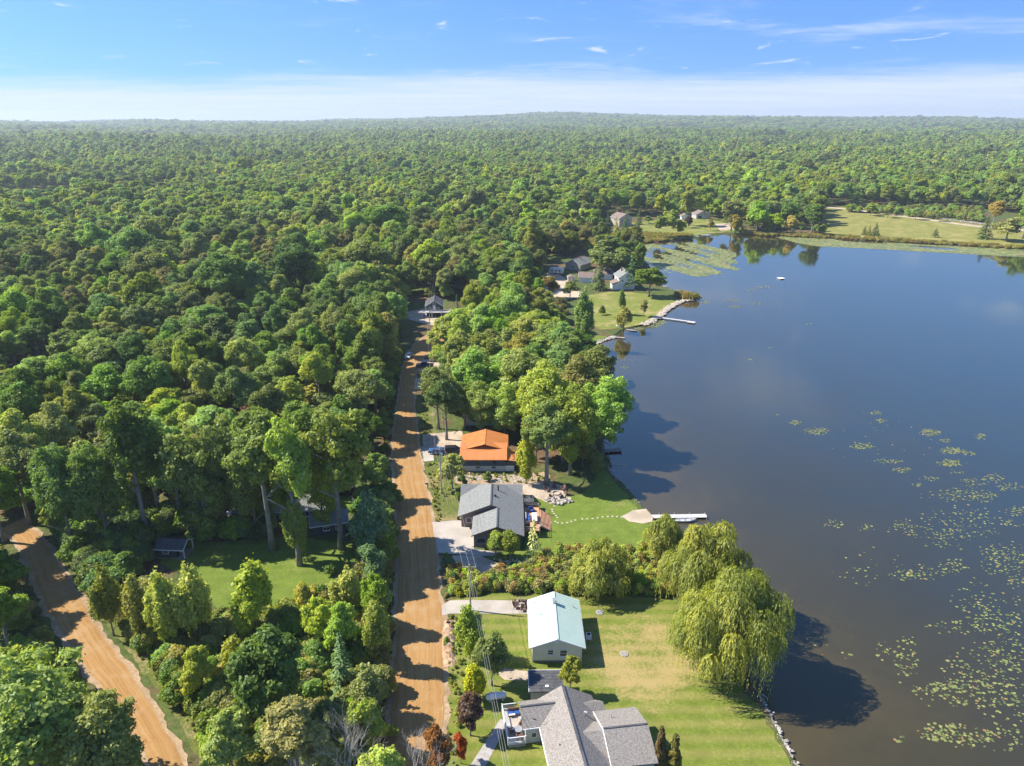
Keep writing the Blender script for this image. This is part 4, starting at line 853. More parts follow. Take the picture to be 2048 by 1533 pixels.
MB().box(-3.6, 124.2, 5.4, -3.1, 124.6, 5.78).build('roof_vent', M['black'], t, world=True)
def flat_win(parent, x0, z0_, x1, z1, y, trim='white'):
    o = MB().box(x0 - .12, y - .06, z0_ - .12, x1 + .12, y + .02, z1 + .12).build('window', M[trim], parent, world=True)
    MB().box(x0, y - .08, z0_, x1, y - .055, z1).build('pane', M['glass'], o, world=False) if False else None
    p = MB().box(x0, y - .085, z0_, x1, y - .05, z1); oo = parent.location; p.v = [(a - oo[0], b_ - oo[1], c - oo[2]) for a, b_, c in p.v]; put('pane', p.mesh('pane', M['glass']), o); return o
flat_win(t, -8.95, 1.55, -8.0, 2.5, 121.1); flat_win(t, -6.5, 1.45, -5.0, 2.35, 114.1, 'old_wood'); flat_win(t, -.4, 1.3, .7, 2.3, 114.1, 'old_wood')
# screen wall at the back of the deck
sw = MB().box(2.22, 126.7, zg, 4.3, 128.5, 2.95).build('side_entry', M['brown_siding'], t, world=True)
MB().plate([(2.22, 126.5, 3.05), (4.5, 126.5, 3.0), (4.5, 128.7, 3.0), (2.22, 128.7, 3.05)], .1).build('entry_roof', M['shingle_dark'], t, world=True)
for x in (2.6, 3.9): MB().cyl(x, 128.2, 3.0, 3.6, .16, 8).build('chimney_pot', M['black'], t, world=True)
# cedar deck
dk = MB().box(2.2, 117.4, 1.78, 5.5, 126.4, 1.92).build('deck', M['deck_wood'], t, world=True)
for x, y in ((5.3, 117.6), (5.3, 121), (5.3, 126.2), (2.5, 117.6)): MB().box(x - .08, y - .08, zg, x + .08, y + .08, 2.85).build('post', M['old_wood'], t, world=True)
for a, e in (((5.45, 117.45), (5.45, 119.4)), ((5.45, 125.6), (5.45, 126.35)), ((2.3, 117.45), (5.4, 117.45)), ((2.3, 126.35), (5.4, 126.35))):
    ra = MB()
    for zh in (2.1, 2.45, 2.8): ra.bar((*a, zh), (*e, zh), .07, .05)
    for p_ in (a, e): ra.bar((*p_, 1.9), (*p_, 2.85), .06, .06)
    ra.build('railing', M['old_wood'], t, world=True)
for k in range(8):
    MB().box(5.52 + k * .27, 119.5, 1.74 - k * .165, 5.82 + k * .27, 125.5, 1.80 - k * .165).build('stair_tread', M['deck_wood'], t, world=True)
for y in (119.45, 125.55):
    sr = MB(); sr.bar((5.5, y, 1.7), (7.7, y, .55), .08, .25); sr.bar((5.5, y, 2.75), (7.7, y, 1.5), .06, .06); sr.bar((7.65, y, .5), (7.65, y, 1.5), .07, .07)
    sr.build('stair_rail', M['old_wood'], t, world=True)

# blue house with orange metal roof ----------------------------------------------
t = thing('orange_roof_house', 'dark blue house with orange metal roof and pale block foundation', 'house', (-6.3, 146, GZ), 0)
MB().box(-11.3, 144.6, zg - .1, -1.4, 155, 1.85).build('foundation', M['block'], t, world=True)
MB().box(-1.4, 144.7, zg - .1, .5, 149, 1.85).build('basement_wing', M['white'], t, world=True)
w_ = MB().box(-11.33, 144.57, 1.85, -1.37, 148.4, 3.55); w_.wallpoly([(-11.33, 148.4, 1.85), (-1.37, 148.4, 1.85), (-1.37, 148.4, 4.5), (-6.35, 148.4, 5.75), (-11.33, 148.4, 4.5)], (0, 6.7, 0)); w_.box(-1.37, 144.72, 1.85, .52, 149, 3.35)
w_.build('wall', M['blue_siding'], t, world=True)
r = MB(); r.plate([(-11.95, 147.3, 4.48), (-6.35, 147.3, 5.98), (-6.35, 155.8, 5.98), (-11.95, 155.8, 4.48)], .1); r.plate([(-6.35, 147.3, 5.98), (-.9, 147.3, 4.48), (-.9, 155.8, 4.48), (-6.35, 155.8, 5.98)], .1)
ro = r.build('roof', M['rust'], t, world=True)
MB().plate([(-11.9, 144.0, 3.72), (-1.15, 144.0, 3.72), (-1.15, 149.2, 5.45), (-11.9, 149.2, 5.45)], .1).build('lean_to_roof', M['rust'], t, world=True)
MB().plate([(-1.2, 144.2, 3.55), (1.0, 144.3, 3.2), (1.0, 149.3, 3.2), (-1.2, 149.3, 4.3)], .1).build('side_roof', M['rust'], t, world=True)
q = MB()
for k in range(1, 24):
    x = -11.9 + k * .45; q.bar((x, 144.0, 3.735), (x, 149.2, 5.465), .04, .03)
for k in range(1, 19):
    y = 147.3 + k * .45; q.bar((-11.95, y, 4.495), (-6.35, y, 5.995), .04, .03); q.bar((-6.35, y, 5.995), (-.9, y, 4.495), .04, .03)
tag(q.build('standing_seams', M['rust'], t, world=True), kind='stuff')
MB().bar((-6.35, 147.3, 6.0), (-6.35, 155.8, 6.0), .4, .05).build('ridge_cap', M['rust'], t, world=True)
f = MB(); f.bar((-11.95, 143.97, 3.62), (-1.1, 143.97, 3.62), .08, .2); f.build('gutter', M['rust'], t, world=True)
for x0, x1, a, e in ((-8.0, -7.4, 2.35, 3.25), (-4.2, -3.6, 2.35, 3.1), (-1.9, -.7, 2.2, 2.95)): flat_win(t, x0, a, x1, e, 144.56 if x1 < -1 else 144.56, 'black')
for x0 in (-8.1, -4.5): flat_win(t, x0, 1.35, x0 + .7, 1.65, 144.6, 'old_wood')
MB().bar((-11.2, 144.5, .6), (-11.2, 144.5, 3.5), .1, .1).build('downspout', M['white'], t, world=True)

# other houses ---------------------------------------------------------------------
house('cream_house', 'cream walled house mostly hidden under oaks behind the orange roof', *g(965, 838), 0, 9, 9, 3, 1.6, 'cream', 'shingle_brown', wins=[('f', -2, 1.2, 1.1, 1), ('f', 2, 1.2, 1.1, 1)])
# blue gabled house at the bend
hx, hy = g(868, 632)
t, ro = house('blue_gabled_house', 'small dark blue house with white trimmed gable above the road bend', hx, hy + 4, R_(4), 6.5, 9, 4.4, 1.9, 'navy', 'shingle_dark', wins=[('f', -1.6, 2.4, 1.2, 1.0), ('f', 1.4, 2.4, 1.2, 1.0), ('f', 0, 4.5, .9, .8)], doors=[('f', 0, 2.3)])
dk = MB().box(-5, -7.2, 2.0, 6.5, -4.6, 2.2).build('porch_deck', M['deck_grey'], t)
for x in (-4.8, -1, 2.8, 6.3): MB().box(x - .1, -7.1, -.1, x + .1, -6.9, 3.2).build('post', M['white'], dk)
ra = MB(); ra.bar((-5, -7.1, 3.1), (6.5, -7.1, 3.1), .08, .08); ra.bar((-5, -7.1, 2.5), (6.5, -7.1, 2.5), .08, .08); ra.bar((6.4, -7.1, 3.1), (6.4, -4.7, 3.1), .08, .08); ra.build('railing', M['white'], dk)
# house on the point
t, ro = house('pale_blue_house', 'two storey pale blue gabled house on the point of land', 53.4, 332.4, R_(4), 7.6, 10, 5.6, 2.6, 'white', 'shingle', wins=[('f', 1.4, 3.7, 2.0, .9), ('f', -2.2, 3.8, .9, .7), ('l', 0, 3.2, 1.4, 1.2), ('r', 0, 3.2, 1.4, 1.2)], doors=[('f', 2.4, .1)], chim=(-1.2, 2, 9.2))
MB().wallpoly([(-6.6, -5.4, 0), (-3.81, -5.4, 0), (-3.81, -5.4, 3.7), (-6.6, -5.4, 2.6)], (0, 6.5, 0)).build('porch_wall', M['white'], t); MB().plate([(-7.0, -5.9, 2.6), (-3.82, -5.9, 4.1), (-3.82, 1.5, 4.1), (-7.0, 1.5, 2.6)], .15).build('porch_roof', M['shingle_brown'], t)
hx, hy = g(1176, 566); house('white_garage', 'white garage with brown roof left of the pale blue house', hx, hy + 3, R_(80), 6, 8, 2.8, 1.8, 'white', 'shingle_brown', wins=[('f', 0, 1.2, 1, .8)], cat='garage')
hx, hy = g(1205, 562); house('link_house', 'low brown roofed wing between garage and pale blue house', hx + 1, hy + 6, R_(85), 6, 9, 2.8, 1.5, 'white', 'shingle_brown', chim=(0, -2.5, 5.6))
hx, hy = g(1142, 563); house('garden_shed', 'small tan shed on the point near the camper', hx, hy + 1, R_(5), 3.2, 3, 2.2, .5, 'tan_siding', 'shingle_brown', ov=.2, ovf=.2, cat='shed', doors=[('f', 0, .05)])
hx, hy = g(1158, 540); house('shaded_house', 'grey roofed house in shade behind the camper', hx, hy + 4, R_(-35), 9, 12, 3.2, 2.4, 'tan_siding', 'shingle', wins=[('f', 0, 1.2, 1.4, 1.1), ('l', -2, 1.2, 1.4, 1.1)], chim=(1, 0, 6.6))
# far houses
hx, hy = g(1243, 452); house('tan_house', 'tall tan house behind cedars on the far shore', hx, hy + 3, R_(25), 11, 12, 6, 3, 'tan_siding', 'shingle_brown', wins=[('f', -2.5, 3.5, 1.6, 1.4), ('f', 2.5, 3.5, 1.6, 1.4), ('l', 0, 3.5, 1.6, 1.4)], chim=(2, 2, 10.5))
hx, hy = g(1403, 438); house('far_garage', 'grey garage under trees on the far lawn', hx, hy + 4, R_(10), 11, 9, 3.6, 2.4, 'grey_siding', 'shingle_brown', wins=[('f', -2.5, .2, 3, 2.4)], cat='garage')
hx, hy = g(1370, 440); house('white_shed', 'small white shed on the far lawn behind the purple tree', hx, hy + 2, R_(0), 6, 5, 3, 1.6, 'white', 'shingle_brown', cat='shed', doors=[('f', 0, 0)])
hx, hy = g(1590, 394); house('red_house', 'far red brick house with brown roof among trees', hx, hy, R_(20), 13, 12, 5.5, 3.5, 'brick_red', 'shingle_brown', wins=[('f', -3, 2, 2, 1.6), ('f', 3, 2, 2, 1.6)])
hx, hy = g(1942, 392); house('white_farmhouse', 'far white house with tall gable at the right', hx, hy, R_(-10), 8, 10, 6, 3.2, 'white', 'shingle', wins=[('f', -2, 2, 1.6, 1.5), ('f', 2, 2, 1.6, 1.5), ('f', 0, 5.5, 1.6, 1.5)])
hx, hy = g(1956, 377); house('white_barn', 'second far white house higher up behind the tall gable', hx, hy, R_(15), 9, 10, 6, 3, 'white', 'shingle', wins=[('f', 0, 3, 2, 1.6)])
hx, hy = g(1995, 388); house('white_cottage', 'third far white house near the right edge', hx, hy, R_(-20), 9, 9, 5, 2.6, 'white', 'shingle', wins=[('f', 0, 3, 2, 1.6)])
# buildings in the wood at left
hx, hy = g(35, 792); house('clearing_house', 'white gabled house with brown roof in a clearing at the left edge', hx, hy, R_(75), 7, 9, 3, 2.2, 'white', 'shingle_brown', wins=[('b', 0, 1.2, 1.4, 1.1)])
hx, hy = g(68, 925); house('hidden_house', 'pale roof corner of a house buried in the wood at left', hx, hy, R_(80), 7, 9, 3.6, 2.0, 'navy', 'shingle', wins=[('l', 0, 1.2, 1.4, 1.1)])
hx, hy = g(585, 1040); house('yard_house', 'dark navy house with grey roof behind the bare oak trunks', hx, hy + 3, R_(98), 7.5, 12, 2.8, 1.9, 'navy', 'shingle', wins=[('l', -3, 1.1, 1.3, 1.0), ('l', 2, 1.1, 1.3, 1.0)])
hx, hy = g(655, 1068); house('navy_garage', 'navy outbuilding with white trim near the right bare trunk', hx, hy + 2, R_(105), 4.5, 6.5, 2.5, 1.2, 'navy', 'shingle', wins=[('l', .6, 1.0, 1.1, .7), ('l', -1.6, 1.0, .8, .7)], cat='garage')
# navy shed with porch
t = thing('navy_shed', 'small navy shed with white window and open porch on the shaded lawn', 'shed', (-62.2, 112.0, GZ), R_(-4))
MB().box(-2.6, -1.6, .1, 1.1, 1.6, 2.15).build('wall', M['navy'], t); MB().wallpoly([(-2.6, -1.6, 2.15), (-2.6, 1.6, 2.15), (-2.6, 0, 3.05)], (3.7, 0, 0)).build('gable', M['navy'], t)
r = MB(); r.plate([(-2.85, -1.95, 2.05), (2.75, -1.95, 2.05), (2.75, 0, 3.2), (-2.85, 0, 3.2)], .1); r.plate([(-2.85, 0, 3.2), (2.75, 0, 3.2), (2.75, 1.95, 2.05), (-2.85, 1.95, 2.05)], .1); ro = r.build('roof', M['shingle_dark'], t)
f = MB(); f.bar((-2.85, -1.98, 1.98), (2.8, -1.98, 1.98), .06, .16)
for s in (-1, 1): f.bar((2.78, s * 1.97, 2.0), (2.78, 0, 3.15), .06, .16)
f.build('fascia', M['white'], ro)
MB().box(-2.7, -1.7, -.1, 2.7, 1.7, .12).build('porch_floor', M['old_wood'], t)
for s in (-1, 1): MB().box(2.5, s * 1.6 - .08, .1, 2.66, s * 1.6 + .08, 2.1).build('post', M['white'], t)
o = MB().box(-1.35, -1.68, .95, -.25, -1.58, 1.85).build('window', M['white'], t)
for x0 in (-1.22, -.75): MB().box(x0, -1.70, 1.07, x0 + .37, -1.66, 1.73).build('pane', M['glass'], o)
MB().box(1.08, -.5, .12, 1.14, .45, 2.0).build('door', M['old_wood'], t)

# ------------------------------------------------------------------ trees and shrubs of the lots, one by one
W = 'weeping willow'
ptree('willow_tree', 1454, 1352, 1150, 104, 'willow0', 'willow', 'largest weeping willow overhanging the lake below the mint roofed house', tint=1.0, rot=0.6)
ptree('willow_tree', 1408, 1232, 1056, 84, 'willow1', 'willow', 'second largest weeping willow, behind the big one at the shore', rot=2.0)
ptree('willow_tree', 1325, 1112, 1034, 38, 'willow2', 'willow', 'small weeping willow beside the sandy beach and white dock', rot=1.0)
ptree('willow_tree', 1200, 1182, 1086, 56, 'willow2', 'willow', 'weeping willow rising from the weedy strip right behind the mint roof', rot=4.0)
ptree('topiary_tree', 991, 1116, 1064, 21, 'topiary', 'lime', 'left of two rounded clipped evergreens before the grey shingled house', group='clipped evergreens', tint=.75)
ptree('topiary_tree', 1021, 1119, 1063, 22, 'topiary', 'mid', 'right of two rounded clipped evergreens before the grey shingled house', group='clipped evergreens', tint=.9)
ptree('spruce_tree', 1067, 1122, 1040, 18, 'thinspruce', 'greyspruce', 'thin greyish spruce beside the cedar deck')
ptree('young_tree', 940, 1318, 1206, 38, 'sallow0', 'lime', 'tall yellow green shrub tree by the concrete drive at the utility pole', tint=1.05)
ptree('young_tree', 984, 1372, 1258, 46, 'young', 'light', 'broad green shrub tree left of the mint roofed house', tint=.95)
ptree('young_tree', 950, 1398, 1328, 38, 'sallow1', 'lime', 'yellowing shrub tree beside the propane tank', tint=1.1)
ptree('young_tree', 1140, 1388, 1308, 26, 'young', 'lime', 'small yellow green tree between the mint and taupe roofs')
ptree('plum_tree', 941, 1472, 1384, 28, 'plum', 'plum', 'dark purple leaved plum tree beside the dirt road')
ptree('cedar_tree', 1316, 1545, 1452, 15, 'cedar', 'rust', 'left tip of the rusty brown cedars by the garage roof', group='rusty cedars', tint=.8)
ptree('cedar_tree', 1344, 1552, 1468, 18, 'cedar', 'tan', 'right tip of the rusty brown cedars by the garage roof', group='rusty cedars', tint=.8)
ptree('red_shrub', 878, 1560, 1452, 42, 'young', 'rust', 'brownish green shrub with turning leaves at the road end', tint=.75)
ptree('red_shrub', 922, 1528, 1462, 20, 'young', 'red', 'bright red autumn shrub near the bottom of the road')
ptree('young_tree', 770, 1600, 1496, 62, 'sallow2', 'lime', 'lime green shrub at the bottom edge before the road', tint=1.1)
for (u, vb, vt, H, lab) in ((700, 1585, 1448, 1.0, 'bare grey dead shrub at the bottom edge, left of the road'), (850, 1590, 1475, 1.1, 'bare grey dead shrub at the bottom edge among red leaves'), (620, 1600, 1490, 1.2, 'bare grey dead shrub at the bottom edge under the dark oak')):
    x, y = g(u, vb); h = top_z(y, vt) - GZ
    put('dead_shrub', deadtree('dead_shrub', h, int(u)), None, (x, y, GZ)); tag(bpy.data.objects[-1] if False else C.objects[-1], lab, 'dead shrub', 'dead shrubs')
# orange roofed house and the mass of oaks at the water
ptree('young_tree', 905, 978, 905, 34, 'young', 'olive', 'loose olive green tree beside the utility pole by the blue house', tint=1.1)
ptree('young_tree', 1052, 968, 876, 34, 'sallow1', 'lime', 'yellow green tree with thin stems right of the orange roof', tint=1.1)
shoreoak = [(1093, 970, 800, 62, 'tall0', 'light', 'tall oak with pale trunk on the gravel terrace'), (1140, 950, 765, 66, 'low0', 'light', 'oak leaning over the shore lawn above the fire pit'),
  (1204, 908, 752, 66, 'low1', 'light', 'outermost oak hanging over the dark dock'), (1160, 880, 705, 66, 'low2', 'olive', 'oak with browning crown among the shore trees'), (1082, 895, 722, 68, 'low2', 'light', 'broad oak directly behind the orange roof'),
  (1188, 835, 685, 66, 'low0', 'mid', 'dark oak at the water behind the outermost oak'), (1040, 850, 690, 64, 'tall2', 'light', 'pale limbed oak behind the orange roof ridge'), (985, 845, 730, 54, 'low1', 'mid', 'round oak over the hidden cream house'),
  (1110, 820, 690, 62, 'low2', 'oak', 'middle oak of the shore clump'), (950, 805, 690, 54, 'low0', 'light', 'bright oak beside the dirt road below the van'), (1040, 785, 665, 55, 'oak6', 'olive', 'oak with reddish tips in the shore clump'),
  (908, 768, 688, 42, 'low1', 'mid', 'oak nearest the parked van'), (1150, 765, 660, 50, 'oak0', 'oak', 'oak at the shore below the blue canoe'), (980, 755, 655, 46, 'oak3', 'mid', 'oak right of the grass wedge in the bend'),
  (1095, 745, 640, 46, 'oak2', 'light', 'oak beside the yellow tree on its lake side'), (930, 858, 765, 44, 'low2', 'dark', 'dark oak shading the yard by the dirt road'),
  (962, 872, 760, 46, 'low0', 'mid', 'oak at the left shoulder of the orange roof'), (1010, 880, 765, 48, 'low1', 'light', 'oak at the right shoulder of the orange roof'), (1125, 925, 800, 54, 'low2', 'mid', 'low crowned oak above the fire pit'), (1072, 925, 828, 38, 'young', 'lime', 'yellowing low tree right of the orange roof'), (1165, 935, 850, 34, 'young', 'olive', 'browning low tree at the shore above the lawn'), (1190, 950, 900, 24, 'bush1', 'mid', 'bushy growth at the dark dock'),
  (900, 825, 735, 38, 'low0', 'oak', 'oak at the road side above the shaded grass'), (930, 775, 690, 40, 'oak2', 'mid', 'oak above the gravel pull-off'), (1010, 812, 700, 48, 'oak6', 'mid', 'oak in the heart of the shore clump'), (1075, 790, 672, 48, 'oak4', 'light', 'narrow oak in the heart of the shore clump')]
for u, vb, vt, hw, k, c, lab in shoreoak: ptree('oak_tree', u, vb, vt, hw, k, c, lab, group='oaks on the lake side of the road')
ptree('yellow_tree', 1050, 735, 632, 52, 'oak1', 'yellow', 'bright yellow tree in the middle of the shore trees')
ptree('poplar_tree', 1166, 700, 574, 27, 'sallow0', 'mid', 'tall narrow tree at the left edge of the point lawn', tint=.95)
ptree('young_tree', 1243, 630, 578, 13, 'sallow1', 'mid', 'narrow young tree, upper of two standing on the point lawn')
ptree('young_tree', 1247, 664, 612, 23, 'sallow2', 'olive', 'olive tree at the water edge of the point lawn')
ptree('young_tree', 1287, 634, 596, 12, 'young', 'olive', 'small sapling with thin trunk on the point lawn')
ptree('shrub', 1203, 630, 612, 9, 'bush0', 'mid', 'small round bush alone on the point lawn', 'shrub')
ptree('oak_tree', 1298, 594, 528, 36, 'mid0', 'mid', 'round tree right of the pale blue house at the water')
ptree('pine_tree', 1262, 578, 510, 22, 'pine', 'spruce', 'dark pine behind the pale blue house', tint=1.3)
ptree('oak_tree', 1212, 556, 462, 52, 'mid1', 'mid', 'large round oak rising behind the pale blue house')
ptree('spruce_tree', 1197, 580, 508, 17, 'spruce', 'spruce', 'dark spruce between the garage and the pale blue house', tint=1.3)
ptree('young_tree', 1098, 598, 548, 26, 'young', 'tan', 'tan leaved tree beside the camper')
ptree('young_tree', 1140, 596, 560, 20, 'young', 'light', 'light green tree at the sandy yard on the point')
# beside the road bend
ptree('spruce_tree', 915, 655, 590, 9, 'spruce', 'dark', 'slim dark conifer beside the blue gabled house', tint=.8)
ptree('shrub', 905, 682, 664, 13, 'bush1', 'orange', 'orange shrub at the road bend', 'shrub')
ptree('shrub', 925, 690, 662, 14, 'bush2', 'mid', 'green shrub behind the orange one at the bend', 'shrub')
# yard trees in front of the wood, with bare trunks
yard = [(297, 1083, 800, 78, 'tall0', 'oak', 'tall oak with bare grey trunk left of the navy shed'), (322, 1046, 830, 64, 'tall1', 'mid', 'oak with thin bare trunk right behind the navy shed'), (545, 1099, 800, 84, 'tall2', 'mid', 'tall oak with long bare trunk in the shaded yard'),
   (600, 1131, 830, 66, 'tall0', 'light', 'leafy oak clothed to the ground in the yard middle'), (684, 1098, 800, 84, 'tall1', 'light', 'tall oak with bare trunk nearest the dirt road'), (222, 1098, 880, 72, 'low0', 'dark', 'dark oak with bare trunk foot at the bend of the slanting road'),
   (420, 1078, 850, 72, 'low1', 'dark', 'dark oak right of the navy shed'), (150, 1110, 890, 66, 'low2', 'oak', 'oak overhanging the slanting road top'), (60, 1050, 860, 66, 'oak0', 'oak', 'oak beyond the slanting road at the left edge'), (10, 1085, 900, 60, 'oak3', 'mid', 'oak cut by the left edge above the slanting road'), (480, 1050, 830, 64, 'low1', 'oak', 'oak shading the blue parked car'), (755, 1000, 900, 34, 'young', 'light', 'small tree at the gravel drive mouth'), (620, 1000, 790, 66, 'tall2', 'oak', 'oak over the hidden yard house'), (515, 1075, 910, 52, 'low0', 'mid', 'leafy low tree left of the long bare trunk'), (648, 1060, 900, 48, 'low1', 'mid', 'leafy low tree between the two right bare trunks'), (575, 1070, 930, 40, 'low2', 'oak', 'leafy low tree before the yard house')]
for u, vb, vt, hw, k, c, lab in yard: ptree('oak_tree', u, vb, vt, hw, k, c, lab, group='yard oaks before the wood')
for u, vb, vt, hw, k, c, lab in [(600, 1128, 985, 34, 'sallow0', 'light', 'leafy sucker growth round the middle yard trunk')]: ptree('young_tree', u, vb, vt, hw, k, c, lab)
# shrubs between the two dirt roads
S = [(228, 1272, 1130, 34, 'sallow0', 'sallow', 'leftmost feathery sallow by the slanting road'), (290, 1292, 1148, 34, 'sallow1', 'sallow', 'second feathery sallow from the slanting road'), (345, 1300, 1140, 40, 'sallow2', 'sallow', 'third feathery sallow before the shed lawn'),
     (398, 1290, 1128, 44, 'sallow0', 'sallow', 'fourth and tallest feathery sallow before the shed lawn'), (515, 1282, 1120, 56, 'sallow1', 'light', 'big pointed sallow in the middle of the rough ground'), (405, 1402, 1290, 40, 'young', 'lime', 'bright lime shrub in the rough ground'),
     (560, 1480, 1250, 95, 'oak3', 'dark', 'wide dull green oak between the two roads'), (690, 1398, 1268, 32, 'spruce', 'spruce', 'dark spruce among shrubs near the road'), (600, 1570, 1400, 80, 'oak1', 'olive', 'olive tree at the bottom edge between the roads'),
     (745, 1128, 985, 44, 'sallow2', 'bluegreen', 'dark bluish shrub tree at the road edge by the drive'), (750, 1180, 1080, 40, 'young', 'bluegreen', 'bluish shrub below it at the road edge'), (700, 1240, 1135, 40, 'sallow0', 'lime', 'yellow green shrub at the corner of the shed lawn'),
     (752, 1260, 1140, 36, 'young', 'lime', 'lime shrub at the road edge opposite the concrete drive'), (755, 1335, 1195, 34, 'sallow1', 'sallow', 'pale feathery sallow beside the road'), (640, 1300, 1190, 42, 'young', 'mid', 'green thicket right of the big pointed sallow'),
     (690, 1320, 1200, 40, 'young', 'mid', 'green thicket behind the dark spruce'), (740, 1440, 1330, 40, 'sallow2', 'olive', 'olive shrub beside the road below the spruce'), (735, 1510, 1390, 46, 'young', 'olive', 'browning shrub beside the road near the dead shrubs'),
     (660, 1500, 1400, 46, 'young', 'dark', 'dark thicket left of the dead shrubs'), (480, 1370, 1275, 36, 'sallow1', 'lime', 'yellowish sallow above the wide dull oak'), (470, 1560, 1420, 60, 'young', 'mid', 'green shrub at the bottom edge right of the slanting road'), (610, 1240, 1170, 30, 'bush0', 'olive', 'low olive bush by the shed lawn'),
     (95, 1590, 1312, 150, 'low1', 'light', 'big oak filling the lower left corner'), (238, 1605, 1385, 112, 'low0', 'light', 'oak at the bottom edge left of the slanting road'), (20, 1300, 1180, 58, 'oak4', 'lime', 'yellow green oak on the left edge beside the slanting road'), (45, 1440, 1300, 70, 'oak6', 'mid', 'oak on the left edge above the corner oak'), (0, 1200, 1100, 60, 'young', 'oak', 'dark thicket at the left edge'), (-50, 1165, 950, 70, 'oak2', 'oak', 'oak half outside the left edge above the yellow green oak'), (-75, 1245, 1030, 80, 'oak0', 'mid', 'oak mostly outside the left edge shading the slanting road'), (-90, 1110, 900, 80, 'oak5', 'dark', 'dark oak at the left edge behind the slanting road'), (-60, 1330, 1110, 80, 'oak3', 'oak', 'oak mostly outside the left edge over the road middle')]
for u, vb, vt, hw, k, c, lab in S:
    hw = hw * (1.18 if k.startswith('sal') else 1.0)
    nm = {'low': 'oak_tree', 'spruce': 'spruce_tree', 'oak': 'oak_tree', 'tal': 'oak_tree', 'sal': 'sallow_shrub', 'you': 'young_tree', 'bus': 'shrub'}
    ptree(next(v for q, v in nm.items() if k.startswith(q)), u, vb, vt, hw, k, c, lab, 'shrub' if k[:3] in ('sal', 'bus') else 'tree', tint=.95 if k.startswith('sal') else 1.2)
for i, (u, v, s, c, lab) in enumerate([(1010, 1092, 0, 'mid', ''), (906, 1165, 8, 'dark', 'dark bush at the left end of the weedy strip'), (1090, 1150, 9, 'weed', 'brown bush in the weedy strip above the mint roof'), (1285, 1135, 10, 'weed', 'brown bush between the willows'), (1260, 1180, 11, 'mid', 'green bush under the willows by the lawn'), (1310, 1190, 12, 'mid', 'green bush at the foot of the second willow'), (975, 962, 7, 'light', 'green garden bush behind the grey shingled house'), (915, 1000, 6, 'lime', 'variegated bush at the left corner of the grey shingled house'), (925, 972, 8, 'dark', 'dark bush behind the grey shingled house by the pole'), (892, 1290, 6, 'mid', 'low bush on the spoil bank by the road')]):
    if lab: ptree('shrub', u, v, v - s * 2.6, s * 1.6, 'bush%d' % (i % 3), c, lab, 'shrub')
# far shore trees that stand apart
FS = [(1215, 462, 424, 8, 'spruce', 'spruce', 'narrow cedar, leftmost before the far tan house'), (1232, 464, 434, 7, 'spruce', 'olive', 'brownish cedar before the far tan house'), (1250, 465, 430, 10, 'spruce', 'spruce', 'wide spruce before the far tan house'), (1275, 466, 440, 9, 'spruce', 'bluegreen', 'blue spruce at the far lawn edge'), (1277, 450, 418, 8, 'spruce', 'dark', 'dark spruce right of the far tan house'),
      (1297, 448, 430, 10, 'mid1', 'light', 'small round tree on the far lawn'), (1378, 452, 372, 26, 'mid2', 'olive', 'tall olive tree standing on the far lawn'), (1376, 456, 432, 9, 'plum', 'plum', 'purple tree on the far lawn'), (1408, 440, 385, 18, 'mid3', 'mid', 'tree beside the far lawn garage'),
      (1420, 462, 436, 9, 'young', 'gold', 'golden young tree near the far boats'), (1462, 462, 392, 26, 'mid0', 'olive', 'olive tree at the far turnaround'), (1470, 468, 426, 16, 'young', 'gold', 'yellow shrub tree on the far shore'), (1512, 466, 396, 26, 'mid1', 'light', 'light green tree on the far shore'), (1548, 468, 424, 22, 'mid2', 'lime', 'yellowish tree on the far shore'),
      (1580, 468, 428, 18, 'young', 'gold', 'golden shrub tree on the far shore'), (1622, 470, 405, 28, 'mid3', 'oak', 'dark round tree ending the far tree belt at the field'), (1600, 400, 372, 20, 'mid0', 'sallow', 'grey green willow beside the far red house'),
      (1728, 470, 452, 6, 'spruce', 'spruce', 'leftmost of three small field cedars'), (1737, 471, 450, 6, 'spruce', 'olive', 'middle of three small field cedars'), (1750, 472, 446, 9, 'spruce', 'spruce', 'rightmost and biggest of three small field cedars'), (1870, 475, 457, 8, 'pine', 'spruce', 'lone small pine on the far field'),
      (1968, 478, 434, 16, 'spruce', 'spruce', 'big dark spruce at the far field end'), (2012, 482, 428, 30, 'mid1', 'olive', 'round yellowish tree at the far field end'), (2045, 478, 400, 26, 'mid2', 'mid', 'tree at the right edge of the far field'), (1985, 452, 398, 22, 'mid3', 'tan', 'browning tall tree at the far drive'),
      (1740, 432, 405, 14, 'far0', 'light', 'scrubby tree at the far fence, leftmost'), (1775, 436, 412, 14, 'far1', 'olive', 'scrubby tree at the far fence beside the leftmost one'), (1830, 440, 415, 13, 'far2', 'mid', 'scrubby tree in the rough behind the fence'), (1880, 444, 425, 10, 'far0', 'dark', 'dark bush behind the far fence'), (1800, 410, 378, 16, 'far1', 'mid', 'tree on the near side of the far drive'), (1855, 416, 378, 18, 'far2', 'mid', 'rounded tree right by the far drive')]
SRC = {}
for u, vb, vt, hw, k, c, lab in FS:
    nm = 'cedar_tree' if 'cedar' in lab else 'spruce_tree' if k == 'spruce' else 'pine_tree' if k == 'pine' else 'field_tree'
    t, o = ptree(nm, u, vb, vt, hw, k, c, lab, tint=1.0); SRC.setdefault((k, c), o)
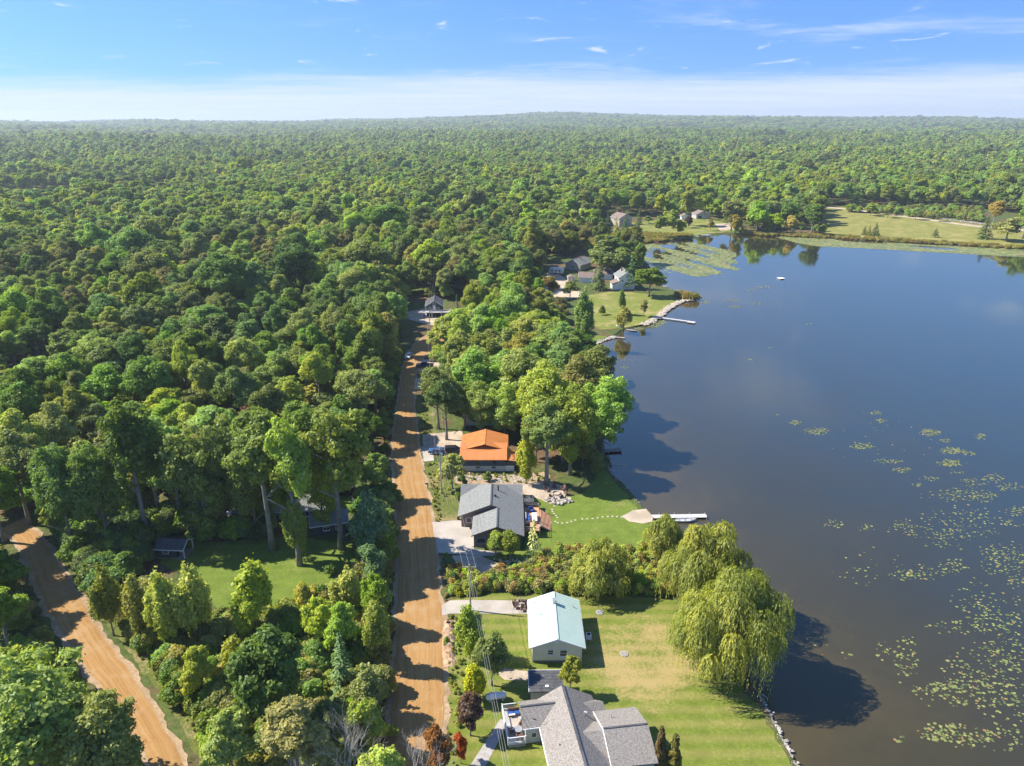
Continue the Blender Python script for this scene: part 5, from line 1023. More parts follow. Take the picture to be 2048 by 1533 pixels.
# reeds on the tip of the point
rt, ro = [], []
for i, (u, v, lab) in enumerate([(1372, 597, 'reed clump on the tip of the point'), (1384, 598, 'outermost reed clump on the tip of the point'), (1362, 594, 'innermost reed clump on the tip of the point')]):
    x, y = g(u, v); t, o = tree('reed_clump', x, y, 'reed', 3.2, 3.0, 'reed', lab, 'reeds', 'reed clumps on the point'); ro.append(o)
wo = []
for i, (u, v, c, lab) in enumerate([(1000, 1150, 'weed', 'brown weed clump at the upper edge of the weedy strip'), (1050, 1165, 'lime', 'yellow flowering weed clump in the weedy strip'), (960, 1180, 'olive', 'olive weed clump near the pole in the weedy strip'), (350, 1370, 'grassy', 'tall green weed clump by the slanting road'), (660, 1150, 'dark', 'dark weed clump at the lawn corner')]):
    x, y = g(u, v); t, o = tree('weed_clump', x, y, 'weed%d' % (i % 2), 1.7, 1.3, c, lab, 'weeds', 'tall weed clumps'); wo.append(o)
bo = {}
for c, (u, v), lab in [('mid', (775, 1480), 'green roadside bush at the lower road edge'), ('dark', (770, 1150), 'dark roadside bush in the shade of the yard oaks'), ('olive', (778, 1385), 'olive roadside bush below the pale sallow')]:
    x, y = g(u, v); t, o = tree('shrub', x, y, 'bush%d' % len(bo), 2.4, 1.6, c, lab, 'shrub', 'roadside bushes'); bo[c] = o

# ------------------------------------------------------------------ the wood
def at_px(pts): return [g(*p) for p in pts]
ROADX = smooth_line(road_mid[::4], 6); LROADX = smooth_line(lroad_mid[::4], 6)
houses_xy = []
no_forest = [lake] + lawns + [at_px(p) for p in (
    [(838, 900), (1215, 900), (1215, 960), (1320, 1100), (1320, 1130), (850, 1130)],                    # lots between road and lake
    [(905, 842), (1030, 842), (1035, 960), (905, 960)],
    [(560, 968), (790, 968), (790, 1090), (560, 1090)],                                                   # yard in the wood
    [(455, 1010), (560, 1010), (560, 1060), (455, 1060)],
    [(838, 740), (905, 740), (900, 800), (850, 900), (838, 890)],                                        # drives right of the road
    [(800, 600), (945, 600), (945, 712), (838, 745), (800, 690)],                                        # road bend and blue gabled house
    [(1050, 560), (1400, 540), (1420, 640), (1170, 720), (1060, 610)], [(1075, 520), (1190, 505), (1200, 560), (1090, 575)],
    [(1120, 480), (1260, 455), (1300, 500), (1290, 530), (1230, 520)],                                   # reed marsh
    [(1205, 432), (1300, 432), (1300, 482), (1180, 482)], [(1300, 436), (1425, 436), (1440, 475), (1300, 475)],
    [(1425, 448), (1500, 448), (1500, 475), (1425, 475)], [(1500, 462), (1650, 458), (1650, 475), (1480, 475)], [(1580, 384), (1602, 384), (1602, 402), (1580, 402)],
    [(1640, 411), (1700, 415), (1960, 418), (2100, 440), (2120, 520), (1640, 490)], [(1925, 384), (1972, 378), (1972, 404), (1925, 404)], [(1985, 384), (2005, 384), (2005, 400), (1985, 400)], [(0, 745), (130, 740), (150, 790), (0, 805)])]
def wood_mask(x, y):
    k = np.ones(x.shape, bool)
    for p in no_forest: k &= ~inside(x, y, p)
    k &= dist_line(x, y, ROADX) > 6.2; k &= dist_line(x, y, LROADX) > 6.5
    k &= dist_line(x, y, shore) > 3.0
    return k & (y > 119)
def grid(r0, r1, sp):
    n = int(2 * r1 / sp) + 2; xs = (np.arange(n) - n / 2) * sp; ys = np.arange(0, r1 + sp, sp)
    X, Y = np.meshgrid(xs, ys); X = X.copy(); X[::2] += sp / 2
    X = X + rng.uniform(-.38, .38, X.shape) * sp; Y = Y + rng.uniform(-.38, .38, Y.shape) * sp
    X, Y = X.ravel(), Y.ravel(); r = np.hypot(X, Y); k = (r >= r0) & (r < r1) & (np.abs(X) < Y * 0.86 + 14)
    return X[k], Y[k]
X, Y = grid(100, 470, 7.7); k = wood_mask(X, Y)
own = np.array(trees_at); X, Y = X[k], Y[k]
dmin = np.min(np.hypot(X[:, None] - own[None, :, 0], Y[:, None] - own[None, :, 1]), 1); k = dmin > 4.2; X, Y = X[k], Y[k]
order = np.argsort(np.hypot(X, Y)); X, Y = X[order], Y[order]
view = np.abs(X) < Y * 0.745 + 4
near = np.where(view)[0][:285]; dr_ = dist_line(X, Y, ROADX)
def patch(x, y): return math.sin(x / 34 + 1.1) * math.cos(y / 41 + 0.3) + 0.6 * math.sin(x / 17 - y / 23)
cname = {'dark': 'dark green', 'oak': 'deep green', 'mid': 'mid green', 'light': 'light green', 'lime': 'yellow green', 'olive': 'olive', 'yellow': 'yellow', 'orange': 'orange tinged', 'tan': 'brownish'}
wood_o = {}
for i in near:
    x, y = float(X[i]), float(Y[i]); p = patch(x, y) + random.gauss(0, .55)
    c = 'dark' if p < -0.9 else 'oak' if p < -0.1 else 'mid' if p < 0.6 else 'light' if p < 1.15 else 'olive' if random.random() < .6 else 'light'
    if x < -40 and random.random() < 0.005: c = random.choice(['yellow', 'orange', 'tan'])
    zone = ('by the verge' if dr_[i] < 15 else 'at the left edge' if x < -.66 * y else 'behind the shaded yard' if y < 150 and x > -75 else 'behind the navy shed' if y < 150 else "in the wood's left part" if x < -.42 * y else "in the wood's right part" if x > -.24 * y else "in the wood's middle")
    side = 'left of the road' if x < np.interp(y, [q[1] for q in ROADX], [q[0] for q in ROADX]) else 'lake side of the road'
    H = random.uniform(12.0, 21.0) + 1.5 * patch(y, x); kd = random.choice(['oak0', 'oak1', 'oak2', 'oak3', 'oak4', 'oak5', 'oak6'])
    Rr = random.uniform(4.4, 7.2) * (0.75 + H / 66); sz = 'tall' if H > 17.4 else 'low' if H < 15 else 'mid height'; wdh = 'broad' if Rr > 6.2 else 'narrow' if Rr < 5.0 else 'rounded'
    t, o = tree('wood_tree', x, y, kd, H, Rr, c, '%s %s %s tree %s, %s' % (sz, wdh, cname[c], zone, side), 'tree', 'wood trees ' + side)
    wood_o.setdefault(kd + c, o)
rest = np.ones(len(X), bool); rest[near] = False
src = [o for o in wood_o.values()]
def pick(kinds): return [o for (k_, c_), o in SRC.items() if k_ in kinds and c_ not in ('plum', 'gold', 'tan', 'olive', 'sallow')]
random.shuffle(src); nsrc = [o for q, o in wood_o.items() if not any(z in q for z in ('yellow', 'orange', 'tan'))][:22]
Xr, Yr = X[rest], Y[rest]
scatter('forest', np.stack([Xr, Yr], 1), nsrc, 'unbroken oak wood behind the nearest trees', 'forest', rng.uniform(0.72, 1.25, len(Xr)), widen=rng.uniform(0.95, 1.35, len(Xr)), groves=34.0)
X2, Y2 = grid(100, 470, 9.5); k2 = wood_mask(X2, Y2) & (dist_line(X2, Y2, ROADX) > 9); X2, Y2 = X2[k2], Y2[k2]
und = [o for o in (bpy.data.objects.get('foliage'),) if o] or []
usrc = [bo['mid'], bo['olive'], bo['dark'], bo['mid']]
scatter('undergrowth', np.stack([X2, Y2], 1), usrc, 'leafy understorey filling the gaps of the wood', 'bushes', rng.uniform(1.6, 2.9, len(X2)), widen=rng.uniform(.9, 1.3, len(X2)))
def far_wood(r0, r1, sp, srcs, s0, s1, label, wd):
    x, y = grid(r0, r1, sp); k = wood_mask(x, y); x, y = x[k], y[k]
    # glades and farm gaps far out
    gl = np.sin(x / 210 + 0.7) * np.sin(y / 260 + 1.9) + 0.6 * np.sin(x / 97 - y / 120); k = (gl < 1.38) | (np.hypot(x, y) < 800); x, y = x[k], y[k]
    return scatter('forest', np.stack([x, y], 1), srcs, label, 'forest', rng.uniform(s0, s1, len(x)), widen=wd, groves=60.0)
far_wood(470, 1250, 8.4, pick(('mid0', 'mid1', 'mid2', 'mid3')) , 0.66, 1.28, 'woodland around the far end of the lake', 1.2)
far_wood(1250, 3000, 11.5, pick(('far0', 'far1', 'far2')), 0.8, 1.35, 'wide woodland stretching to the hills', 1.25)
far_wood(3000, 8200, 27, pick(('far0', 'far1', 'far2')), 0.9, 1.5, 'hazy wooded hills on the horizon', 2.3)

# tall weeds, road edge bushes and reeds ---------------------------------
def fill(polys, n, mind_road=4.6, avoid=()):
    out_ = []
    for pl, nn_ in zip(polys, n):
        P = np.array(at_px(pl)); x0, y0 = P.min(0); x1, y1 = P.max(0); x = rng.uniform(x0, x1, nn_ * 4); y = rng.uniform(y0, y1, nn_ * 4)
        k = inside(x, y, P) & (dist_line(x, y, ROADX) > mind_road) & (dist_line(x, y, LROADX) > mind_road)
        for a in avoid: k &= ~inside(x, y, a)
        out_.append(np.stack([x[k], y[k]], 1)[:nn_])
    return np.concatenate(out_)
strip_px = [(893, 1140), (930, 1150), (1035, 1148), (1080, 1120), (1110, 1105), (1180, 1104), (1330, 1100), (1365, 1150), (1350, 1192), (1240, 1190), (1000, 1186), (905, 1192)]
p = fill([strip_px], [1200], 5.5)
scatter('undergrowth', p, [wo[0], wo[1], wo[2], wo[2], wo[3], wo[3]], 'brown and green tall weeds in the strip behind the mint roofed house', 'weeds', rng.uniform(0.3, 1.0, len(p)) ** 1.3 * 1.35)
lawn_shed = lawns[3]
p = fill([[(200, 1230), (300, 1180), (430, 1240), (560, 1225), (640, 1215), (700, 1180), (730, 1130), (790, 1090), (792, 1300), (775, 1480), (700, 1560), (420, 1580), (330, 1430)], [(0, 1100), (40, 1110), (110, 1270), (200, 1400), (270, 1540), (0, 1540)]], [1100, 420], 5.0, [lawn_shed])
scatter('undergrowth', p, wo[3:] + [wo[2], bo['mid'], bo['olive'], wo[3], wo[3], wo[2]], 'tangled weeds and brambles between the two dirt roads', 'weeds', rng.uniform(0.5, 1.5, len(p)))
p = fill([[(720, 1000), (793, 1005), (795, 1110), (730, 1130)], [(760, 720), (797, 700), (797, 1000), (775, 1000)], [(0, 1040), (60, 1030), (330, 1080), (200, 1240), (120, 1130), (0, 1095)], [(240, 1040), (560, 1050), (540, 1078), (400, 1085), (240, 1090)]], [120, 330, 240, 90], 4.8, [lawn_shed])
scatter('undergrowth', p, [bo['mid'], bo['dark'], bo['dark'], wo[4]], 'bushes at the foot of the wood along the dirt road', 'bushes', rng.uniform(0.6, 1.7, len(p)))
p = fill([[(1130, 470), (1250, 466), (1384, 470), (1384, 478), (1300, 485), (1254, 490), (1264, 503), (1285, 522), (1230, 520), (1180, 500)], [(1480, 466), (1640, 470), (1900, 486), (2100, 497), (2100, 503), (1900, 490), (1640, 476), (1480, 470)]], [1500, 1000], 0, [])
scatter('reeds', p, ro, 'tawny reed belt along the far lake shore', 'reeds', rng.uniform(0.5, 1.05, len(p)))
p = fill([[(1690, 424), (1960, 446), (1960, 420), (1720, 420)], [(1440, 440), (1650, 420), (1650, 470), (1470, 468)]], [260, 130], 0, [])
scatter('undergrowth', p, [bo['olive'], bo['mid'], bo['mid']], 'scrub behind the far fence and along the far shore', 'scrub', rng.uniform(0.8, 2.0, len(p)))

def along(line, half, n, spread):
    P = np.array(line); i = rng.integers(1, len(P) - 1, n); t_ = P[i + 1 if False else np.minimum(i + 1, len(P) - 1)] - P[i - 1]; t_ = t_ / np.linalg.norm(t_, axis=1)[:, None]; s = np.where(rng.random(n) < .5, -1, 1) * (half + np.abs(rng.normal(size=n)) * spread)
    return P[i] + rng.uniform(-2, 2, (n, 1)) * t_ + np.stack([t_[:, 1], -t_[:, 0]], 1) * s[:, None]
p = np.concatenate([along(ROADX[:60], 4.3, 700, .9), along(LROADX, 4.2, 420, .9)])
kp = np.ones(len(p), bool)
for pl in drives: kp &= ~inside(p[:, 0], p[:, 1], pl)
p = p[kp]
scatter('roadside_grass', p, [wo[3], wo[2], wo[0]], 'ragged grass tufts creeping over the edges of the dirt roads', 'grass', rng.uniform(.14, .42, len(p)))
p = fill([[(893, 1420), (905, 1240), (930, 1230), (935, 1400), (925, 1480), (895, 1530)], [(851, 925), (905, 930), (915, 965), (868, 1040), (858, 985)], [(905, 948), (1000, 952), (1090, 945), (1110, 962), (1040, 966), (910, 962)]], [60, 22, 60], 5.2, drives[:1])
scatter('weeds', p, [wo[3], wo[1], wo[2]], 'low weeds in the rough verge and garden bank', 'weeds', rng.uniform(.15, .5, len(p)))

# ------------------------------------------------------------------ docks, boats, vehicles, poles, small things
def dock(name, label, a, e, wd, mat, zt=0.45, ext=None, group='docks'):
    a, e = Vector((*a, 0)), Vector((*e, 0)); d = (e - a); ln = d.length; rot = math.atan2(d.y, d.x)
    t = thing(name, label, 'dock', (a.x, a.y, 0), rot, group); n = max(2, int(ln / 3))
    MB().box(0, -wd / 2, zt - .1, ln, wd / 2, zt).build('deck', M[mat], t)
    if ext: MB().box(ln, -ext / 2, zt - .12, ln + ext, wd / 2, zt - .01).build('end_platform', M[mat], t)
    me = MB().cyl(0, 0, -1.2, zt + .35, .06, 6).mesh('post', M['metal'])
    for k in range(1, n + 1):
        for s in (-1, 1): put('post', me, t, (ln * k / n - .15, s * (wd / 2 + .06), 0))
    return t
dock('dock', 'white dock with a moored rowboat at the sandy beach', g(1290, 1034, .4), g(1413, 1032, .4), 1.3, 'dock_white')
dock('dock', 'dark dock in the oak shade by the blue house', g(1190, 903, .4), g(1243, 900, .4), 1.6, 'old_wood')
dock('dock', 'long pale dock with chairs off the point of land', g(1309, 634, .4), g(1376, 643, .4), 1.4, 'deck_grey', ext=3.0)
dock('dock', 'short white dock behind the point near the reeds', g(1328, 580, .4), g(1356, 582, .4), 2.0, 'dock_white')
dock('dock', 'thin dark dock farthest along the point', g(1320, 573, .4), g(1336, 573, .4), 1.6, 'old_wood')
dock('dock', 'low timber dock by the blue canoe shore', g(1214, 673, .3), g(1250, 676, .3), 1.4, 'old_wood', .3)
dock('dock', 'grey timber walkway under the shore trees of the point', g(1252, 659, .3), g(1273, 662, .3), 1.2, 'old_wood', .3)
x, y = g(1562, 557, .3); t = thing('swim_raft', 'white square swim raft floating alone on the lake', 'raft', (x, y, 0), R_(12))
MB().box(-1.5, -1.5, .28, 1.5, 1.5, .42).build('deck', M['white'], t)
for sx in (-1, 1): MB().tube([(sx * 1.1, -1.4, .1), (sx * 1.1, 1.4, .1)], .22, 8).build('float', M['metal'], t)
MB().bar((1.5, -.3, -.4), (1.62, -.3, .9), .05, .05).build('ladder', M['metal'], t)

def boat(name, label, x, y, rot, ln, wd, mat, cat='boat', z=0.0, seats=3, inner='black'):
    t = thing(name, label, cat, (x, y, z), rot, None); b = MB(); n = 9; R0 = []
    for i in range(n):
        u = i / (n - 1); hw = wd / 2 * (0.78 + .22 * math.sin(min(1, u * 1.6) * 1.57)) * (1 - max(0, u - .55) ** 1.8 / .45 ** 1.8 * .97); xx = (u - .5) * ln; sheer = .42 + .16 * u * u
        R0.append([(xx, -hw, sheer), (xx, -hw * .8, .05), (xx, 0, -.06), (xx, hw * .8, .05), (xx, hw, sheer), (xx, hw * .9, sheer - .02), (xx, hw * .7, .12), (xx, 0, .08), (xx, -hw * .7, .12), (xx, -hw * .9, sheer - .02)])
    for r_ in R0: b.v += r_
    for i in range(n - 1):
        for k in range(10): b.f.append((i * 10 + k, i * 10 + (k + 1) % 10, (i + 1) * 10 + (k + 1) % 10, (i + 1) * 10 + k))
    b.f.append(tuple(range(10))); b.f.append(tuple((n - 1) * 10 + k for k in range(10)))
    b.build('hull', M[mat], t)
    for k in range(seats):
        xx = (-.3 + .27 * k) * ln; MB().box(xx - .13, -wd * .40, .26, xx + .13, wd * .40, .31).build('seat', M['old_wood'], t)
    return t
x, y = g(1371, 1041, .2); t = boat('rowboat', 'small silver rowboat moored at the white dock', x, y, R_(2), 4.4, 1.5, 'car_silver')
MB().box(-2.35, -.15, .1, -2.1, .15, .75).build('outboard_motor', M['black'], t)
x, y = g(1166, 705); boat('canoe', 'bright blue canoe lying on the shaded shore lawn', x, y, R_(5), 4.8, 1.0, 'blue_plastic', 'canoe', GZ + .1, 2)
x, y = g(1239, 655); boat('white_boat', 'white boat pulled up on the point lawn', x, y, R_(-35), 3.6, 1.6, 'white', z=GZ + .1)
for k, (u, v, r, lab) in enumerate([(1390, 474, 10, 'white pontoon boat at the far shore, left one'), (1412, 471, -5, 'white speedboat at the far shore, right one')]):
    x, y = g(u, v, .2); boat('moored_boat', lab, x, y, R_(r), 6.5, 2.4, 'white')

def chair(label, x, y, rot, mat, z=GZ, group='outdoor chairs', s=1.0):
    t = thing('garden_chair', label, 'chair', (x, y, z), rot, group); t.scale = (s, s, s)
    key = 'chair_' + mat
    if key not in PR:
        sl_ = MB().plate([(-.3, -.3, .40), (.3, -.3, .40), (.3, .3, .33), (-.3, .3, .33)], .05).mesh('seat', M[mat]); bk = MB().wallpoly([(-.3, .28, .33), (.3, .28, .33), (.26, .55, 1.0), (-.26, .55, 1.0)], (0, .05, 0)).mesh('backrest', M[mat])
        ar = MB().box(-.06, -.35, .55, .06, .38, .59).mesh('arm', M[mat]); lg = MB().box(-.04, -.04, 0, .04, .04, .56).mesh('leg', M[mat]); PR[key] = (sl_, bk, ar, lg)
    a, b_, c, d = PR[key]; put('seat', a, t); put('backrest', b_, t)
    for s_ in (-1, 1): put('arm', c, t, (s_ * .34, 0, 0)); put('leg', d, t, (s_ * .34, -.28, 0)); put('leg', d, t, (s_ * .34, .32, 0))
    return t
def table(label, x, y, z, r, mat, h=.7, group=None):
    t = thing('round_table', label, 'table', (x, y, z), 0, group); MB().cyl(0, 0, h - .05, h, r, 14).build('table_top', M[mat], t); MB().cyl(0, 0, .05, h - .05, .05, 8).build('leg', M['black'], t); MB().cyl(0, 0, 0, .05, r * .5, 12).build('base', M['black'], t); return t
# fire pit terrace
fx, fy = g(1112, 988); t = thing('fire_pit', 'round stone fire pit ringed by brown chairs on the gravel terrace', 'fire pit', (fx, fy, GZ + .06)); st_ = MB().box(-.17, -.13, 0, .17, .13, .3).mesh('stone', M['stone'])
for k in range(12): put('stone', st_, t, (.85 * math.cos(k * .5236), .85 * math.sin(k * .5236), 0), (0, 0, k * .5236 + 1.57))
pos = ['nearest the house', 'on the house side, back', 'at the back by the bank', 'at the back toward the lake', 'on the lake side', 'on the lake side, front']
for k, p in enumerate(pos):
    a = math.pi + (-.5 - k * .95); chair('brown garden chair %s of the fire pit' % p, fx + 2.1 * math.cos(a), fy + 2.1 * math.sin(a), a - math.pi / 2, 'brown_chair', GZ + .06, 'fire pit chairs', 1.15)
t = thing('stone_pile', 'heap of pale stones at the lawn corner of the gravel terrace', 'stone pile', (*g(1118, 1003), GZ)); sm = [MB().add([(x * random.uniform(.7, 1.2), y * random.uniform(.7, 1.2), z * random.uniform(.6, 1)) for x in (-.3, .3) for y in (-.25, .25) for z in (0, .4)], [(0, 1, 3, 2), (4, 6, 7, 5), (0, 4, 5, 1), (2, 3, 7, 6), (0, 2, 6, 4), (1, 5, 7, 3)]).mesh('stone', M['stone']) for k in range(5)]
for k in range(46): a = random.uniform(0, 6.28); r_ = 1.9 * math.sqrt(random.random()); put('stone', sm[k % 5], t, (r_ * math.cos(a) * 1.4, r_ * math.sin(a) * .8, .05 + .12 * random.random()), (random.uniform(-.3, .3), random.uniform(-.3, .3), a))
# stepping stones
t = thing('stepping_stone_path', 'winding line of pale stepping stones across the bright lawn', 'path', (*g(1100, 1040), GZ)); ox, oy = t.location[0], t.location[1]
sp1 = smooth_line([g(*p) for p in [(1101, 1046), (1115, 1047), (1135, 1046), (1150, 1041), (1165, 1039), (1185, 1038), (1205, 1035), (1225, 1034), (1243, 1035)]], .86); sp2 = smooth_line([g(*p) for p in [(1111, 1044), (1114, 1036), (1108, 1028), (1104, 1020), (1109, 1013)]], .8)
pm = MB().add([(.24 * math.cos(k * .8976) * (1 + .2 * math.sin(k * 2.1)), .21 * math.sin(k * .8976), z) for z in (0, .05) for k in range(7)], [tuple(range(7))[::-1], tuple(range(7, 14))] + [(k, (k + 1) % 7, 7 + (k + 1) % 7, 7 + k) for k in range(7)]).mesh('stone', M['pale_stone'])
for k, (x, y) in enumerate(sp1 + sp2): put('stone', pm, t, (x - ox + random.uniform(-.06, .06), y - oy + random.uniform(-.06, .06), .03), (0, 0, random.uniform(0, 6.28)))
# deck furniture
dz = 1.92
t = thing('patio_sofa', 'blue cushioned sofa on the cedar deck against the house', 'sofa', (3.1, 121.8, dz), 0); MB().box(-.5, -1.2, 0, .5, 1.2, .3).build('frame', M['white'], t)
for y in (-.6, .6): MB().box(-.35, y - .52, .3, .45, y + .52, .48).build('cushion', M['blue_cloth'], t)
MB().box(-.5, -1.2, .3, -.32, 1.2, .85).build('backrest', M['white'], t)
t = thing('patio_table', 'long white table on the cedar deck', 'table', (4.4, 121.4, dz), 0); MB().box(-.5, -1.5, .68, .5, 1.5, .74).build('table_top', M['white'], t)
for a in (-.42, .42):
    for e in (-1.4, 1.4): MB().box(a - .04, e - .04, 0, a + .04, e + .04, .68).build('leg', M['white'], t)
t = thing('blue_armchair', 'blue armchair at the back of the cedar deck', 'chair', (3.9, 124.6, dz), .4); MB().box(-.45, -.45, .1, .45, .45, .42).build('seat', M['blue_cloth'], t); MB().box(-.45, .3, .42, .45, .45, .9).build('backrest', M['blue_cloth'], t)
for s_ in (-1, 1): MB().box(s_ * .45 - .06, -.45, 0, s_ * .45 + .06, .45, .6).build('arm', M['black'], t)
t = thing('barbecue', 'black barbecue grill at the near end of the cedar deck', 'grill', (3.0, 118.6, dz), 0); MB().box(-.45, -.3, .5, .45, .3, .8).build('firebox', M['black'], t); MB().tube([(-.45, 0, .85), (.45, 0, .85)], .3, 10).build('lid', M['black'], t); 
for s_ in (-1, 1): MB().box(s_ * .38 - .03, -.25, 0, s_ * .38 + .03, .25, .5).build('leg', M['metal'], t)
x, y = on_deck(-6.5, .2); zz_ = GZ + .78
t = thing('outdoor_loveseat', 'loveseat with blue cushions on the white railed deck', 'sofa', (x, y, zz_), TH); MB().box(-.8, -.4, 0, .8, .4, .28).build('frame', M['brown_chair'], t); MB().box(-.8, .28, .28, .8, .42, .8).build('backrest', M['brown_chair'], t)
for s_ in (-.4, .4): MB().box(s_ - .36, -.36, .28, s_ + .36, .26, .42).build('cushion', M['blue_cloth'], t)
MB().box(-.75, -.55, .40, .1, -.3, .46).build('blanket', M['white'], t)
x, y = on_deck(-6.4, -2.9); table('round glass table on the white railed deck', x, y, zz_, .55, 'metal')
for k, (lx, ly, r_) in enumerate([(-7.2, -2.9, 1.57), (-5.9, -2.2, -.5), (-6.4, -3.8, 3.14)]): xx, yy = on_deck(lx, ly); chair(['dark chair by the railing at the round deck table', 'dark chair on the house side of the round deck table', 'dark chair on the near side of the round deck table'][k], xx, yy, r_ + TH, 'brown_chair', zz_, 'deck chairs')
x, y = on_deck(-6.9, -1.2); t = thing('outdoor_rug', 'pale rug in the middle of the white railed deck', 'rug', (x + .4, y, zz_), TH); MB().box(-.7, -.9, .005, .7, .9, .02).build('mat', M['concrete'], t)
# drive seating at the mint roofed house
bx, by = g(1042, 1215)
for k, (dx, dy, r_, lab) in enumerate([(-1.0, .9, 2.0, 'back left'), (.3, .9, 3.3, 'back middle'), (1.1, .1, -1.4, 'right against the wall'), (-.8, -.3, 1.4, 'front left'), (.3, -1.0, .1, 'front middle')]): chair('dark chair on the concrete drive beside the mint roofed house, %s' % lab, bx + dx, by + dy, r_, 'brown_chair', GZ + .06, 'drive chairs')
table('small dark table among the chairs on the concrete drive', bx + .2, by - .05, GZ + .06, .42, 'old_wood')
t = thing('storage_crate', 'grey wire crate at the back edge of the concrete drive', 'crate', (bx + .1, by + 1.55, GZ + .06), 0); MB().box(-.55, -.4, 0, .55, .4, .05).build('base', M['old_wood'], t)
for k in range(5): MB().box(-.55 + k * .26, -.4, .05, -.5 + k * .26, .4, .45).build('slat', M['old_wood'], t)
# propane tank
x0, y0 = g(978, 1394); t = thing('propane_tank', 'white horizontal propane tank on the grass by the yellow shrub', 'tank', (-2.2, 76.7, GZ), R_(9))
b = MB(); b.tube([(-1.45, 0, .75), (-1.38, 0, .75), (-1.2, 0, .75), (1.2, 0, .75), (1.38, 0, .75), (1.45, 0, .75)], [.12, .32, .47, .47, .32, .12], 14); b.build('shell', M['white'], t, smooth=True); MB().cyl(0, 0, 1.2, 1.38, .16, 10).build('valve_cover', M['white'], t)
for s_ in (-.9, .9): MB().box(s_ - .12, -.35, -.05, s_ + .12, .35, .32).build('foot', M['block'], t)
# lawn details
for u, v, lab in ((1199, 1226, 'grey septic lid on the lawn right of the mint roof'), (1248, 1309, 'round concrete well lid in the parched lawn')):
    x, y = g(u, v); t = thing('well_lid', lab, 'lid', (x, y, GZ), 0, None); MB().cyl(0, 0, 0, .14, .62, 18).build('ring', M['paver'], t); MB().cyl(0, 0, .14, .2, .45, 18).build('cover', M['metal'] if u < 1210 else M['old_wood'], t)
x, y = g(1177, 1277); t = thing('heat_pump', 'white outdoor unit in the shadow of the mint roofed house', 'air conditioner', (x, y, GZ)); MB().box(-.4, -.4, .08, .4, .4, .8).build('casing', M['white'], t); MB().cyl(0, 0, .8, .84, .3, 14).build('fan_grille', M['black'], t); MB().box(-.5, -.5, 0, .5, .5, .08).build('pad', M['concrete'], t)
for u, v, lab in ((899, 1258, 'black mailbox beside the road near the spoil bank'), (855, 978, 'black mailbox beside the road opposite the sunlit stretch')):
    x, y = g(u, v); t = thing('mailbox', lab, 'mailbox', (x, y, GZ), 0); MB().box(-.05, -.05, -.1, .05, .05, 1.1).build('post', M['old_wood'], t); MB().tube([(-.45, 0, 1.25), (.2, 0, 1.25)], .17, 8).build('box', M['black'], t); MB().box(-.05, -.03, 1.08, .35, .03, 1.12).build('bracket', M['old_wood'], t)
x, y = g(916.5, 1040); t = thing('flower_pot', 'red flowers in a pot at the corner of the grey shingled house', 'flower pot', (x, y, GZ)); MB().cyl(0, 0, 0, .4, .2, 10, .28).build('pot', M['black'], t)
fo = put('blossom', broad('blossom', .45, .95, .35, 14, 500, .09, 400), t); fo['tint'] = [.45, .06, .03]
x, y = g(1246, 1394); 
t = thing('fallen_planks', 'two weathered planks at the foot of the big willow by the water', 'planks', (*g(1515, 1385), GZ), R_(-50))
for k in (-.3, .3): MB().box(-1.4, k - .12, -.2, 1.4, k + .12, -.12).build('plank', M['old_wood'], t)

